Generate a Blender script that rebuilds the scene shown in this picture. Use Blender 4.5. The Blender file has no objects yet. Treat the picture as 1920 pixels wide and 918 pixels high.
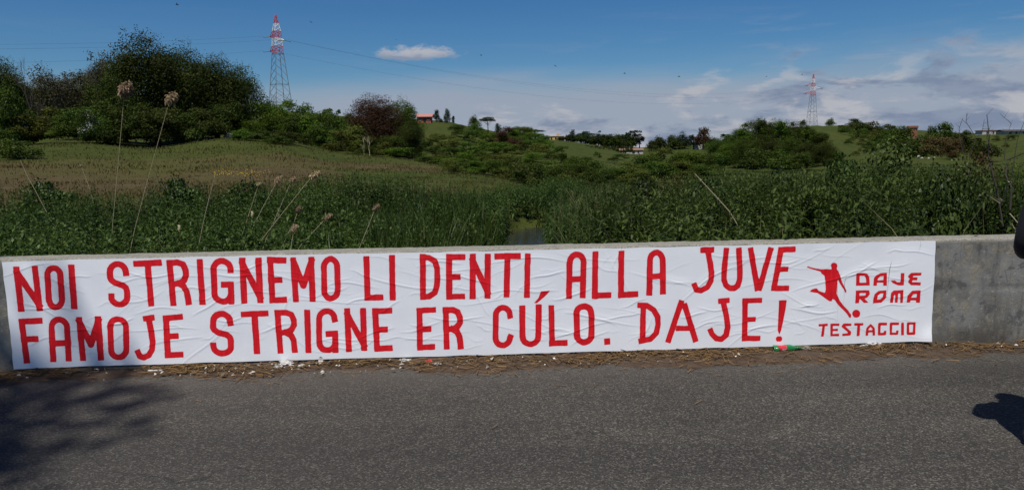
import bpy, bmesh, math, random
import numpy as np
from mathutils import Vector

rad = math.radians
RNG = np.random.default_rng(7)
random.seed(7)
scene = bpy.context.scene
COL = scene.collection

# ------------------------------------------------------------------ camera
F_PX, PITCH, ROLL, CAM_H = 1352.0, rad(7.25), rad(0.9), 1.6
cam_data = bpy.data.cameras.new("camera")
cam_data.sensor_width = 36.0
cam_data.lens = 36.0 * F_PX / 1920.0
cam_data.clip_start = 0.05
cam_data.clip_end = 20000
cam = bpy.data.objects.new("camera", cam_data)
COL.objects.link(cam)
cam.location = (0, 0, CAM_H)
_F = Vector((0, math.cos(PITCH), -math.sin(PITCH)))
_R0 = Vector((1, 0, 0))
_U0 = _R0.cross(_F)
_R = _R0 * math.cos(ROLL) - _U0 * math.sin(ROLL)
_U = _R0 * math.sin(ROLL) + _U0 * math.cos(ROLL)
from mathutils import Matrix
cam.rotation_euler = Matrix(((_R.x, _U.x, -_F.x), (_R.y, _U.y, -_F.y), (_R.z, _U.z, -_F.z))).to_euler()
scene.camera = cam

# ------------------------------------------------------------------ sun, sky, exposure
SUN = Vector((0.17, 0.47, -1.0)).normalized()          # direction in which the light travels
SUN_EL = math.asin(-SUN.z)
SUN_AZ = math.atan2(-SUN.x, -SUN.y)                    # compass angle of the sun, clockwise from +Y
sun_data = bpy.data.lights.new("sun", 'SUN')
sun_data.energy = 4.6
sun_data.angle = rad(0.55)
sun_data.color = (1.0, 0.965, 0.90)
sun = bpy.data.objects.new("sun", sun_data)
COL.objects.link(sun)
sun.rotation_euler = SUN.to_track_quat('-Z', 'Y').to_euler()
sun.location = (-5, -15, 30)

world = bpy.data.worlds.new("World")
scene.world = world
world.use_nodes = True


def build_sky():
    nt = world.node_tree
    nt.nodes.clear()
    N, L = nt.nodes.new, nt.links.new

    def math_(op, a, b=None, c=None, clamp=False):
        n = N('ShaderNodeMath'); n.operation = op; n.use_clamp = clamp
        for i, v in enumerate((a, b, c)):
            if v is None:
                continue
            if isinstance(v, (int, float)):
                n.inputs[i].default_value = v
            else:
                L(v, n.inputs[i])
        return n.outputs[0]

    def smooth(v, a, b, lo=0.0, hi=1.0):
        n = N('ShaderNodeMapRange'); n.interpolation_type = 'SMOOTHSTEP'
        L(v, n.inputs[0])
        n.inputs[1].default_value, n.inputs[2].default_value = a, b
        n.inputs[3].default_value, n.inputs[4].default_value = lo, hi
        return n.outputs[0]

    def noise(vec, scale, detail=6, rough=0.55, dist=0.0):
        n = N('ShaderNodeTexNoise'); L(vec, n.inputs['Vector'])
        n.inputs['Scale'].default_value = scale; n.inputs['Detail'].default_value = detail
        n.inputs['Roughness'].default_value = rough; n.inputs['Distortion'].default_value = dist
        return n.outputs['Fac']

    def mix(f, a, b):
        n = N('ShaderNodeMix'); n.data_type = 'RGBA'
        if isinstance(f, (int, float)):
            n.inputs[0].default_value = f
        else:
            L(f, n.inputs[0])
        for s, v in ((6, a), (7, b)):
            if isinstance(v, tuple):
                n.inputs[s].default_value = (*v, 1)
            else:
                L(v, n.inputs[s])
        return n.outputs[2]

    sky = N('ShaderNodeTexSky'); sky.sky_type = 'NISHITA'; sky.sun_disc = False
    sky.sun_elevation = SUN_EL; sky.sun_rotation = SUN_AZ
    sky.altitude = 0; sky.air_density = 1.0; sky.dust_density = 0.2; sky.ozone_density = 2.0
    grade = N('ShaderNodeHueSaturation'); L(sky.outputs[0], grade.inputs['Color'])
    grade.inputs['Saturation'].default_value = SKY_SAT; grade.inputs['Value'].default_value = SKY_VAL
    tint = N('ShaderNodeMix'); tint.data_type = 'RGBA'; tint.blend_type = 'MULTIPLY'; tint.inputs[0].default_value = 1
    L(grade.outputs[0], tint.inputs[6]); tint.inputs[7].default_value = (*SKY_TINT, 1)
    base = tint.outputs[2]

    tc = N('ShaderNodeTexCoord')
    sep = N('ShaderNodeSeparateXYZ'); L(tc.outputs['Generated'], sep.inputs[0])
    az = math_('ARCTAN2', sep.outputs[0], sep.outputs[1])
    el = math_('ARCSINE', sep.outputs[2])

    def vec(sa, se, off):
        c = N('ShaderNodeCombineXYZ')
        L(math_('MULTIPLY', az, sa), c.inputs[0]); L(math_('MULTIPLY', el, se), c.inputs[1])
        c.inputs[2].default_value = off
        return c.outputs[0]

    # thin high veil, thicker towards the horizon
    n1 = noise(vec(3.0, 16.0, 3.1), 1.0, 5, 0.5, 0.3)
    veil_edge = math_('ADD', math_('MULTIPLY', math_('SUBTRACT', n1, 0.5), 0.09), math_('MULTIPLY', math_('SINE', math_('ADD', az, 0.1)), 0.03))
    veil = smooth(math_('SUBTRACT', math_('ADD', veil_edge, 0.100), el), -0.02, 0.045, 0.0, 0.95)
    streak = noise(vec(5.0, 42.0, 8.7), 1.0, 7, 0.6, 0.5)
    wisp = math_('MULTIPLY', smooth(streak, 0.53, 0.72), smooth(el, 0.24, 0.06, 0.0, 0.75))
    wisp = math_('MULTIPLY', wisp, smooth(math_('SINE', math_('ADD', az, -0.1)), -0.1, 0.5, 0.15, 1.0))
    c1 = mix(math_('MAXIMUM', veil, wisp), base, VEIL_C)
    # low cumulus bank
    n2 = noise(vec(9.0, 30.0, 1.3), 1.0, 9, 0.6, 0.25)
    bank_top = math_('ADD', math_('MULTIPLY', math_('SINE', math_('ADD', az, -0.05)), 0.13), 0.085)
    cov = math_('ADD', n2, smooth(math_('SUBTRACT', bank_top, el), -0.06, 0.10, -0.32, 0.10))
    grey = smooth(cov, 0.50, 0.62)
    n3 = noise(vec(16.0, 55.0, 5.9), 1.0, 8, 0.6, 0.2)
    grey_col = mix(smooth(n3, 0.42, 0.62), GREY_C, GREY2_C)
    c2 = mix(math_('MULTIPLY', grey, 0.85), c1, grey_col)
    # sunlit tops of the bank
    n4 = noise(vec(9.0, 30.0, 1.3), 1.0, 9, 0.6, 0.25)
    n5 = noise(vec(14.0, 40.0, 21.4), 1.0, 8, 0.58, 0.3)
    lit = math_('MULTIPLY', math_('MULTIPLY', smooth(n5, 0.47, 0.64), smooth(cov, 0.40, 0.50)), smooth(el, 0.13, 0.06, 0.15, 1.0))
    c3 = mix(math_('MULTIPLY', lit, 0.85), c2, LIT_C)

    # the single small cumulus above the hill
    def cumulus(prev, a0, e0, ra, re, seed):
        wob = noise(vec(40.0, 90.0, seed), 1.0, 7, 0.62, 0.3)
        da = math_('DIVIDE', math_('SUBTRACT', az, a0), ra)
        de = math_('DIVIDE', math_('SUBTRACT', el, e0), re)
        # flat base, puffed top
        de2 = math_('MULTIPLY', de, math_('ADD', 1.0, math_('MULTIPLY', math_('LESS_THAN', de, 0.0), 0.7)))
        r = math_('SQRT', math_('ADD', math_('MULTIPLY', da, da), math_('MULTIPLY', de2, de2)))
        m = smooth(math_('ADD', r, math_('MULTIPLY', math_('SUBTRACT', wob, 0.5), 2.4)), 1.15, 0.35)
        col = mix(smooth(math_('ADD', de, math_('MULTIPLY', math_('SUBTRACT', wob, 0.5), 2.0)), -0.6, 0.5), GREY2_C, LIT_C)
        return mix(math_('MULTIPLY', m, 0.9), prev, col)

    c4 = cumulus(c3, math.atan2(790 - 960, 1352), math.atan2(288 + 4 - 112, 1363), 0.062, 0.0125, 31.0)
    bg = N('ShaderNodeBackground'); L(c4, bg.inputs[0]); bg.inputs[1].default_value = 0.1
    out = N('ShaderNodeOutputWorld'); L(bg.outputs[0], out.inputs[0])


SKY_SAT, SKY_VAL, SKY_TINT = 1.32, 0.64, (0.60, 0.84, 1.06)
VEIL_C, GREY_C, GREY2_C, LIT_C = (3.15, 3.6, 4.5), (1.8, 2.3, 3.4), (2.4, 2.9, 3.9), (4.7, 4.75, 5.1)
build_sky()

vs = scene.view_settings
vs.view_transform = 'Standard'
vs.look = 'None'
vs.exposure = 0.0
vs.gamma = 1.0
vs.use_curve_mapping = False
scene.cycles.use_denoising = True
scene.cycles.max_bounces = 6
scene.cycles.transparent_max_bounces = 6


# ------------------------------------------------------------------ geometry of the place
def ray(px, py):
    return _F + _R * ((px - 960.0) / F_PX) - _U * ((py - 459.0) / F_PX)


def at(px, py, depth):
    d = ray(px, py)
    return Vector((0, 0, CAM_H)) + d * (depth / d.y)


def on_ground(px, py, z=0.0):
    d = ray(px, py)
    return Vector((0, 0, CAM_H)) + d * ((z - CAM_H) / d.z)


_A, _C = on_ground(100, 700), on_ground(1840, 648)
WN = Vector((_C.x - _A.x, _C.y - _A.y, 0)).normalized()     # along the wall
WF = Vector((-WN.y, WN.x, 0))                               # from the road into the wall
WD = WF.dot(_A)                                             # distance of the wall's front face
WALL_H, WALL_T = 0.874, 0.25


def wall_pt(u, off, z):
    return WN * u + WF * (WD + off) + Vector((0, 0, z))


def on_wall(px, py):
    d = ray(px, py)
    p = d * (WD / WF.dot(d))
    return (WN.dot(p), p.z + CAM_H)


CTRL = [  # photo x, y, distance: points where bare ground can be read
    (300, 310, 50), (300, 278, 85), (430, 258, 100), (60, 272, 80), (700, 330, 45), (620, 292, 75), (900, 347, 35),
    (150, 335, 35), (500, 335, 38), (550, 268, 100), (700, 292, 104), (850, 312, 95), (700, 240, 200), (525, 212, 240),
    (820, 232, 230), (900, 243, 260), (1000, 264, 300), (1050, 322, 110), (1090, 300, 160), (1130, 291, 280),
    (1130, 277, 420), (1040, 266, 480), (1175, 284, 420), (1100, 272, 520), (1280, 274, 480), (1400, 325, 90), (1300, 345, 60),
    (1250, 322, 115), (1560, 320, 100), (1500, 335, 75), (1600, 300, 180), (1700, 299, 220), (1850, 320, 90), (1880, 281, 250),
    (1900, 253, 380), (1750, 256, 380), (1620, 240, 420), (1520, 239, 480), (1440, 250, 330), (1385, 294, 256), (1455, 292, 258), (1440, 318, 192), (1420, 323, 160), (1500, 322, 160), (300, 262, 110),
    (60, 262, 110), (300, 225, 200), (60, 225, 200), (960, 335, 60), (1180, 330, 80),
    (540, 275, 114), (640, 288, 116), (720, 292, 122), (470, 267, 112), (780, 301, 118), (850, 300, 150), (900, 318, 122), (950, 300, 150), (1000, 318, 125),
    (820, 262, 195), (900, 262, 205), (1690, 284, 320), (1768, 288, 320), (1830, 308, 220), (1745, 300, 245), (1340, 283, 400), (1750, 300, 240), (120, 264, 85), (200, 264, 92)]
_cp = [(p.x, p.y, p.z) for p in (at(*c) for c in CTRL)]
for a_, rows in {-62: ((9, -.5), (20, -.1), (35, .5), (100, 4), (300, 14)), -40: ((9, -.5), (18, -.2), (26, .3)), -20: ((9, -.5), (18, -.2), (26, .25)),
                 0: ((9, -.55), (18, -.4), (28, -.3)), 15: ((9, -.5), (18, -.5), (35, -.8)), 30: ((9, -.4), (18, -.5), (35, -1.)),
                 45: ((9, -.4), (18, -.4), (40, -1.)), 62: ((9, -.4), (30, -.8), (100, -1), (300, 6)), -90: ((12, -.2), (100, 3), (400, 8)),
                 90: ((12, -.2), (100, 0), (400, 6)), -30: ((700, 12), (2000, 0), (6000, -30)), -10: ((700, 8), (2000, -5), (6000, -30)),
                 10: ((750, 3), (2000, -6), (6000, -30)), 32: ((700, 8), (2000, -4), (6000, -30)), 88: ((900, 6), (6000, -30)), -88: ((900, 8), (6000, -30))}.items():
    for r_, z_ in rows:
        _cp.append((math.sin(rad(a_)) * r_, math.cos(rad(a_)) * r_, z_))
_cp = np.array(_cp)


def _polar(x, y):
    return np.stack([np.arctan2(x, y) * 4.5, np.log(np.hypot(x, y) + 1e-6)], -1)


def _tps(r2):
    return 0.5 * r2 * np.log(r2 + 1e-9)


_q = _polar(_cp[:, 0], _cp[:, 1])
_n = len(_q)
_K = _tps(((_q[:, None] - _q[None]) ** 2).sum(-1)) + np.eye(_n) * 0.0015
_P = np.concatenate([np.ones((_n, 1)), _q], 1)
_w = np.linalg.solve(np.block([[_K, _P], [_P.T, np.zeros((3, 3))]]), np.concatenate([_cp[:, 2], np.zeros(3)]))


def vnoise(x, y, seed=0):
    """smooth value noise, -1..1"""
    def h(i, j):
        n = np.sin(i * 127.1 + j * 311.7 + seed * 74.7) * 43758.5453
        return (n - np.floor(n)) * 2 - 1
    i, j = np.floor(x), np.floor(y)
    f, g = x - i, y - j
    f, g = f * f * (3 - 2 * f), g * g * (3 - 2 * g)
    return (h(i, j) * (1 - f) + h(i + 1, j) * f) * (1 - g) + (h(i, j + 1) * (1 - f) + h(i + 1, j + 1) * f) * g


def chan_x(y):
    return 0.12 + 0.0135 * y + 1.8 * np.clip((y - 22) / 8, 0, 1) ** 1.5


def sstep(v, a, b):
    t = np.clip((v - a) / (b - a), 0, 1)
    return t * t * (3 - 2 * t)


def land(x, y):
    x, y = np.asarray(x, float), np.asarray(y, float)
    sh = x.shape
    x, y = x.ravel(), y.ravel()
    q = _polar(x, y)
    z = np.empty(len(x))
    for s in range(0, len(x), 20000):
        e = slice(s, s + 20000)
        z[e] = _tps(((q[e, None] - _q[None]) ** 2).sum(-1)) @ _w[:_n] + _w[_n] + q[e] @ _w[_n + 1:]
    r = np.hypot(x, y)
    z += vnoise(x * .35, y * .35, 1) * np.clip(r / 600, .03, .25) + vnoise(x * .06, y * .06, 2) * np.clip(r / 250, 0, 1.2)
    # stream channel
    dx = np.abs(x - chan_x(y))
    z -= (1 - sstep(dx, .35, 1.3)) * 0.85 * (1 - sstep(y, 22, 29)) * sstep(y, 2, 5)
    # level strip of the road and the land behind it
    loc = -x * WN.y + y * WN.x - WD
    back = 1 - sstep(loc, .2, 1.6)
    z = z * (1 - back) + back * -.16
    return z.reshape(sh)


def land1(x, y):
    return float(land(np.array([x]), np.array([y]))[0])


def hit(px, py, d0=25., d1=650.):
    """distance at which the ray through a photo point meets the land"""
    ds = np.geomspace(d0, d1, 160)
    r = ray(px, py)
    x, y, z = r.x / r.y * ds, ds, CAM_H + r.z / r.y * ds
    k = np.nonzero(land(x, y) >= z)[0]
    return float(ds[k[0]]) if len(k) else d1 * .7


# ------------------------------------------------------------------ helpers
def mesh_np(name, verts, faces, attrs=None, smooth=False):
    verts = np.ascontiguousarray(verts, np.float32)
    faces = np.ascontiguousarray(faces, np.int32)
    k = faces.shape[1]
    me = bpy.data.meshes.new(name)
    me.vertices.add(len(verts)); me.vertices.foreach_set('co', verts.ravel())
    me.loops.add(faces.size); me.loops.foreach_set('vertex_index', faces.ravel())
    me.polygons.add(len(faces)); me.polygons.foreach_set('loop_start', np.arange(len(faces), dtype=np.int32) * k)
    if smooth:
        me.polygons.foreach_set('use_smooth', np.ones(len(faces), bool))
    me.update(calc_edges=True)
    for an, av in (attrs or {}).items():
        a = me.attributes.new(an, 'FLOAT', 'POINT')
        a.data.foreach_set('value', np.ascontiguousarray(av, np.float32).ravel())
    return me


def link(name, me, mat=None, parent=None, loc=None):
    o = bpy.data.objects.new(name, me)
    COL.objects.link(o)
    if mat is not None:
        if len(me.materials) == 0:
            me.materials.append(mat)
        elif me.materials[0] is not mat:
            o.material_slots[0].link = 'OBJECT'
            o.material_slots[0].material = mat
    if parent is not None:
        o.parent = parent
    if loc is not None:
        o.location = loc
    return o


def empty(name, loc, rz=0.0, scale=None):
    o = bpy.data.objects.new(name, None)
    COL.objects.link(o)
    o.location = loc
    o.rotation_euler = (0, 0, rz)
    if scale is not None:
        o.scale = scale
    o.empty_display_size = 0.2
    return o


def tag(o, label=None, cat=None, group=None, kind=None):
    for k, v in (('label', label), ('category', cat), ('group', group), ('kind', kind)):
        if v:
            o[k] = v
    return o


class MB:
    """collects tubes, boxes and polygons into one mesh"""
    def __init__(self):
        self.v, self.f = [], []

    def tube(self, pts, radii, n=5, cap=True):
        pts = [Vector(p) for p in pts]
        if isinstance(radii, (int, float)):
            radii = [radii] * len(pts)
        b = len(self.v)
        for i, p in enumerate(pts):
            t = (pts[min(i + 1, len(pts) - 1)] - pts[max(i - 1, 0)])
            t = t.normalized() if t.length > 1e-9 else Vector((0, 0, 1))
            a = t.cross(Vector((0, 0, 1)) if abs(t.z) < .9 else Vector((1, 0, 0))).normalized()
            c = t.cross(a)
            for k in range(n):
                an = 2 * math.pi * k / n
                self.v.append(p + (a * math.cos(an) + c * math.sin(an)) * radii[i])
        for i in range(len(pts) - 1):
            for k in range(n):
                k2 = (k + 1) % n
                self.f.append((b + i * n + k, b + i * n + k2, b + (i + 1) * n + k2, b + (i + 1) * n + k))
        if cap:
            self.f.append(tuple(b + k for k in range(n))[::-1])
            self.f.append(tuple(b + (len(pts) - 1) * n + k for k in range(n)))
        return self

    def box(self, c, s, rz=0.0):
        b = len(self.v)
        cs, sn = math.cos(rz), math.sin(rz)
        for dx in (-.5, .5):
            for dy in (-.5, .5):
                for dz in (-.5, .5):
                    x, y = dx * s[0], dy * s[1]
                    self.v.append(Vector((c[0] + x * cs - y * sn, c[1] + x * sn + y * cs, c[2] + dz * s[2])))
        for q in ((0, 1, 3, 2), (4, 6, 7, 5), (0, 4, 5, 1), (2, 3, 7, 6), (0, 2, 6, 4), (1, 5, 7, 3)):
            self.f.append(tuple(b + i for i in q))
        return self

    def poly(self, pts):
        b = len(self.v)
        self.v += [Vector(p) for p in pts]
        self.f.append(tuple(range(b, b + len(pts))))
        return self

    def build(self, name, mat, parent=None, smooth=False, loc=None):
        me = bpy.data.meshes.new(name)
        me.from_pydata([tuple(p) for p in self.v], [], self.f)
        if smooth:
            for p in me.polygons:
                p.use_smooth = True
        me.update()
        return link(name, me, mat, parent, loc)


# ------------------------------------------------------------------ materials
def new_mat(name):
    m = bpy.data.materials.new(name)
    m.use_nodes = True
    nt = m.node_tree
    return m, nt, nt.nodes['Principled BSDF'], nt.nodes['Material Output']


def nd(nt, t, **kw):
    n = nt.nodes.new(t)
    for k, v in kw.items():
        if hasattr(n, k) and k not in n.inputs:
            setattr(n, k, v)
        else:
            n.inputs[k].default_value = v
    return n


def ramp(nt, fac, stops, interp='LINEAR'):
    r = nt.nodes.new('ShaderNodeValToRGB')
    r.color_ramp.interpolation = interp
    e = r.color_ramp.elements
    while len(e) < len(stops):
        e.new(0.5)
    for i, (p, c) in enumerate(stops):
        e[i].position = p
        e[i].color = (*c, 1) if len(c) == 3 else c
    nt.links.new(fac, r.inputs[0])
    return r.outputs[0]


def mixc(nt, f, a, b, blend='MIX'):
    n = nt.nodes.new('ShaderNodeMix'); n.data_type = 'RGBA'; n.blend_type = blend
    for s, v in ((0, f), (6, a), (7, b)):
        if isinstance(v, (int, float)):
            n.inputs[s].default_value = v
        elif isinstance(v, tuple):
            n.inputs[s].default_value = (*v, 1)
        else:
            nt.links.new(v, n.inputs[s])
    return n.outputs[2]


def tnoise(nt, vec, scale, detail=4, rough=.55, dist=0.):
    n = nt.nodes.new('ShaderNodeTexNoise')
    if vec is not None:
        nt.links.new(vec, n.inputs['Vector'])
    n.inputs['Scale'].default_value = scale; n.inputs['Detail'].default_value = detail
    n.inputs['Roughness'].default_value = rough; n.inputs['Distortion'].default_value = dist
    return n.outputs['Fac']


def mapr(nt, v, a, b, lo=0., hi=1., smooth=False):
    n = nt.nodes.new('ShaderNodeMapRange')
    if smooth:
        n.interpolation_type = 'SMOOTHSTEP'
    nt.links.new(v, n.inputs[0])
    for i, x in enumerate((a, b, lo, hi)):
        n.inputs[i + 1].default_value = x
    return n.outputs[0]


def mth(nt, op, a, b=None):
    n = nt.nodes.new('ShaderNodeMath'); n.operation = op
    for i, v in enumerate((a, b)):
        if v is None:
            continue
        if isinstance(v, (int, float)):
            n.inputs[i].default_value = v
        else:
            nt.links.new(v, n.inputs[i])
    return n.outputs[0]


def attr(nt, name):
    n = nt.nodes.new('ShaderNodeAttribute'); n.attribute_name = name
    return n.outputs['Fac']


def bump(nt, h, strength, dist, prev=None):
    b = nt.nodes.new('ShaderNodeBump')
    b.inputs['Strength'].default_value = strength; b.inputs['Distance'].default_value = dist
    nt.links.new(h, b.inputs['Height'])
    if prev is not None:
        nt.links.new(prev, b.inputs['Normal'])
    return b.outputs[0]


def leaf_mat(name, dark, light, trans=0.25, rough=.5, objvar=.25, spec=.07):
    """foliage: leaf-to-leaf colour from the 'tint' attribute, plant-to-plant from the object's random value"""
    m, nt, p, out = new_mat(name)
    t = attr(nt, 'tint')
    oi = nt.nodes.new('ShaderNodeObjectInfo')
    c = mixc(nt, t, dark, light)
    v = mapr(nt, oi.outputs['Random'], 0, 1, 1 - objvar, 1 + objvar)
    hs = nt.nodes.new('ShaderNodeHueSaturation')
    nt.links.new(v, hs.inputs['Value']); nt.links.new(c, hs.inputs['Color'])
    nt.links.new(mapr(nt, oi.outputs['Random'], 0, 1, .485, .515), hs.inputs['Hue'])
    nt.links.new(hs.outputs[0], p.inputs['Base Color'])
    p.inputs['Roughness'].default_value = rough
    p.inputs['Specular IOR Level'].default_value = spec
    tr = nt.nodes.new('ShaderNodeBsdfTranslucent')
    nt.links.new(mixc(nt, 1.0, hs.outputs[0], (1.0, 1.15, .55), 'MULTIPLY'), tr.inputs[0])
    ms = nt.nodes.new('ShaderNodeMixShader'); ms.inputs[0].default_value = trans
    nt.links.new(p.outputs[0], ms.inputs[1]); nt.links.new(tr.outputs[0], ms.inputs[2])
    nt.links.new(ms.outputs[0], out.inputs[0])
    return m


def plain(name, col, rough=.8, metal=0., var=.12, scale=6., spec=.3):
    m, nt, p, out = new_mat(name)
    tc = nt.nodes.new('ShaderNodeTexCoord')
    n = tnoise(nt, tc.outputs['Object'], scale, 5)
    v = mapr(nt, n, .25, .75, 1 - var, 1 + var)
    hs = nt.nodes.new('ShaderNodeHueSaturation'); hs.inputs['Color'].default_value = (*col, 1)
    nt.links.new(v, hs.inputs['Value']); nt.links.new(hs.outputs[0], p.inputs['Base Color'])
    p.inputs['Roughness'].default_value = rough; p.inputs['Metallic'].default_value = metal
    p.inputs['Specular IOR Level'].default_value = spec
    return m


M = {}
M['oak'] = leaf_mat('oak_leaf', (.013, .020, .004), (.070, .088, .017))
M['olive'] = leaf_mat('olive_leaf', (.034, .045, .008), (.118, .128, .024))
M['bright'] = leaf_mat('spring_leaf', (.026, .054, .006), (.110, .165, .020), trans=.32)
M['mid'] = leaf_mat('shrub_leaf', (.018, .035, .005), (.082, .116, .018))
M['copper'] = leaf_mat('copper_leaf', (.030, .015, .009), (.090, .046, .026))
M['brown'] = leaf_mat('dry_leaf', (.045, .034, .014), (.12, .085, .032))
M['sparse'] = leaf_mat('young_leaf', (.045, .042, .022), (.10, .095, .045))
M['pine'] = leaf_mat('pine_needle', (.010, .020, .010), (.034, .052, .022), trans=.1)
M['nettle'] = leaf_mat('nettle_leaf', (.006, .016, .002), (.086, .124, .024), trans=.22, rough=.5, spec=.22)
M['elder'] = leaf_mat('elder_leaf', (.012, .028, .005), (.130, .180, .045), trans=.28, rough=.55, spec=.15)
M['bramble'] = leaf_mat('bramble_leaf', (.010, .018, .003), (.135, .145, .024), trans=.25, rough=.45, spec=.25)
M['blade'] = leaf_mat('grass_blade', (.010, .028, .004), (.082, .135, .022), trans=.28, spec=.2, rough=.45)
M['straw'] = leaf_mat('straw_blade', (.13, .11, .055), (.34, .29, .16), trans=.25)
M['meadow'] = leaf_mat('meadow_blade', (.070, .076, .018), (.21, .150, .062), trans=.35)
M['plume'] = leaf_mat('reed_plume', (.20, .14, .080), (.50, .37, .24), trans=.3, rough=.9)
M['cane'] = plain('reed_cane', (.36, .30, .18), .7)
M['bark'] = plain('bark', (.075, .058, .042), .9, var=.3)
M['greybark'] = plain('grey_bark', (.12, .10, .082), .9, var=.3)
M['deadwood'] = plain('dead_wood', (.055, .045, .036), .9, var=.3)
M['steel'] = plain('galvanised_steel', (.17, .18, .185), .6, .3)
M['redpaint'] = plain('red_paint', (.50, .045, .04), .6)
M['whitepaint'] = plain('white_paint', (.72, .71, .69), .6)
M['wire'] = plain('conductor', (.07, .075, .08), .6, .4)
M['glassins'] = plain('insulator', (.10, .12, .12), .3)


def mat_land():
    m, nt, p, out = new_mat('land')
    geo = nt.nodes.new('ShaderNodeNewGeometry')
    pos = geo.outputs['Position']
    n1 = tnoise(nt, pos, .05, 6, .6); n2 = tnoise(nt, pos, .6, 6, .65); n3 = tnoise(nt, pos, 4., 5, .7)
    g = ramp(nt, n2, [(.3, (.024, .038, .006)), (.5, (.044, .060, .010)), (.7, (.072, .083, .018))])
    g = mixc(nt, mapr(nt, n1, .4, .65), g, (.062, .071, .014))
    # dry reddish-brown field
    d = ramp(nt, n2, [(.28, (.064, .045, .020)), (.5, (.088, .063, .028)), (.72, (.115, .086, .040))])
    d = mixc(nt, mapr(nt, n1, .45, .62), d, (.074, .076, .019))
    dry = mapr(nt, mth(nt, 'ADD', attr(nt, 'dry'), mth(nt, 'MULTIPLY', mth(nt, 'SUBTRACT', n2, .5), .7)), .35, .65, smooth=True)
    c = mixc(nt, dry, g, d)
    soil = mapr(nt, attr(nt, 'soil'), .2, .8)
    c = mixc(nt, soil, c, (.030, .028, .016))
    c = mixc(nt, mapr(nt, n3, .3, .7), mixc(nt, 1., c, (.72, .72, .72), 'MULTIPLY'), c)
    nt.links.new(c, p.inputs['Base Color'])
    p.inputs['Roughness'].default_value = .95
    p.inputs['Specular IOR Level'].default_value = .1
    nt.links.new(bump(nt, n3, .6, .15, bump(nt, n2, .5, .5)), p.inputs['Normal'])
    return m


def mat_asphalt():
    m, nt, p, out = new_mat('asphalt')
    geo = nt.nodes.new('ShaderNodeNewGeometry')
    pos = geo.outputs['Position']
    big = tnoise(nt, pos, .7, 5, .6); mid = tnoise(nt, pos, 9., 4, .6); fine = tnoise(nt, pos, 120., 2, .7)
    vor = nt.nodes.new('ShaderNodeTexVoronoi'); nt.links.new(pos, vor.inputs['Vector']); vor.inputs['Scale'].default_value = 125.
    sepc = nt.nodes.new('ShaderNodeSeparateColor'); nt.links.new(vor.outputs['Color'], sepc.inputs[0])
    stone = ramp(nt, sepc.outputs[0], [(0., (.018, .018, .016)), (.4, (.044, .041, .036)), (.78, (.076, .070, .060)), (1., (.20, .185, .16))])
    c = mixc(nt, mapr(nt, fine, .35, .65, .0, .5), stone, (.048, .044, .038))
    c = mixc(nt, 1., c, ramp(nt, big, [(.3, (.80, .79, .77)), (.7, (1.15, 1.13, 1.10))]), 'MULTIPLY')
    c = mixc(nt, mapr(nt, mid, .35, .7, 0., .35), c, (.034, .032, .029))
    band = nt.nodes.new('ShaderNodeMapping'); nt.links.new(pos, band.inputs[0]); band.inputs['Scale'].default_value = (.10, 1.5, 1); band.inputs['Rotation'].default_value = (0, 0, -math.atan2(WN.y, WN.x))
    worn = tnoise(nt, band.outputs[0], 1., 5, .6, .4)
    c = mixc(nt, 1., c, ramp(nt, worn, [(.32, (.74, .74, .75)), (.5, (1., .99, .97)), (.68, (1.28, 1.25, 1.2))]), 'MULTIPLY')
    pale = mapr(nt, attr(nt, 'paleness'), 0., 1., 0., .5)
    c = mixc(nt, pale, c, (.085, .077, .066))
    # tar-dark hairline cracks
    v2 = nt.nodes.new('ShaderNodeTexVoronoi'); v2.feature = 'DISTANCE_TO_EDGE'
    wob = nt.nodes.new('ShaderNodeVectorMath'); wob.operation = 'ADD'
    nn = nt.nodes.new('ShaderNodeTexNoise'); nn.inputs['Scale'].default_value = 2.5; nn.inputs['Detail'].default_value = 6
    nt.links.new(pos, nn.inputs['Vector']); nt.links.new(pos, wob.inputs[0]); nt.links.new(nn.outputs['Color'], wob.inputs[1])
    nt.links.new(wob.outputs[0], v2.inputs['Vector']); v2.inputs['Scale'].default_value = .42
    crack = mth(nt, 'MULTIPLY', mapr(nt, v2.outputs['Distance'], .0, .007, 1., 0.), mapr(nt, big, .48, .62))
    c = mixc(nt, mth(nt, 'MULTIPLY', crack, .8), c, (.018, .017, .015))
    nt.links.new(c, p.inputs['Base Color'])
    p.inputs['Roughness'].default_value = .85; p.inputs['Specular IOR Level'].default_value = .25
    h = mth(nt, 'ADD', vor.outputs['Distance'], mth(nt, 'MULTIPLY', fine, .6))
    nt.links.new(bump(nt, h, .7, .006), p.inputs['Normal'])
    return m


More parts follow.
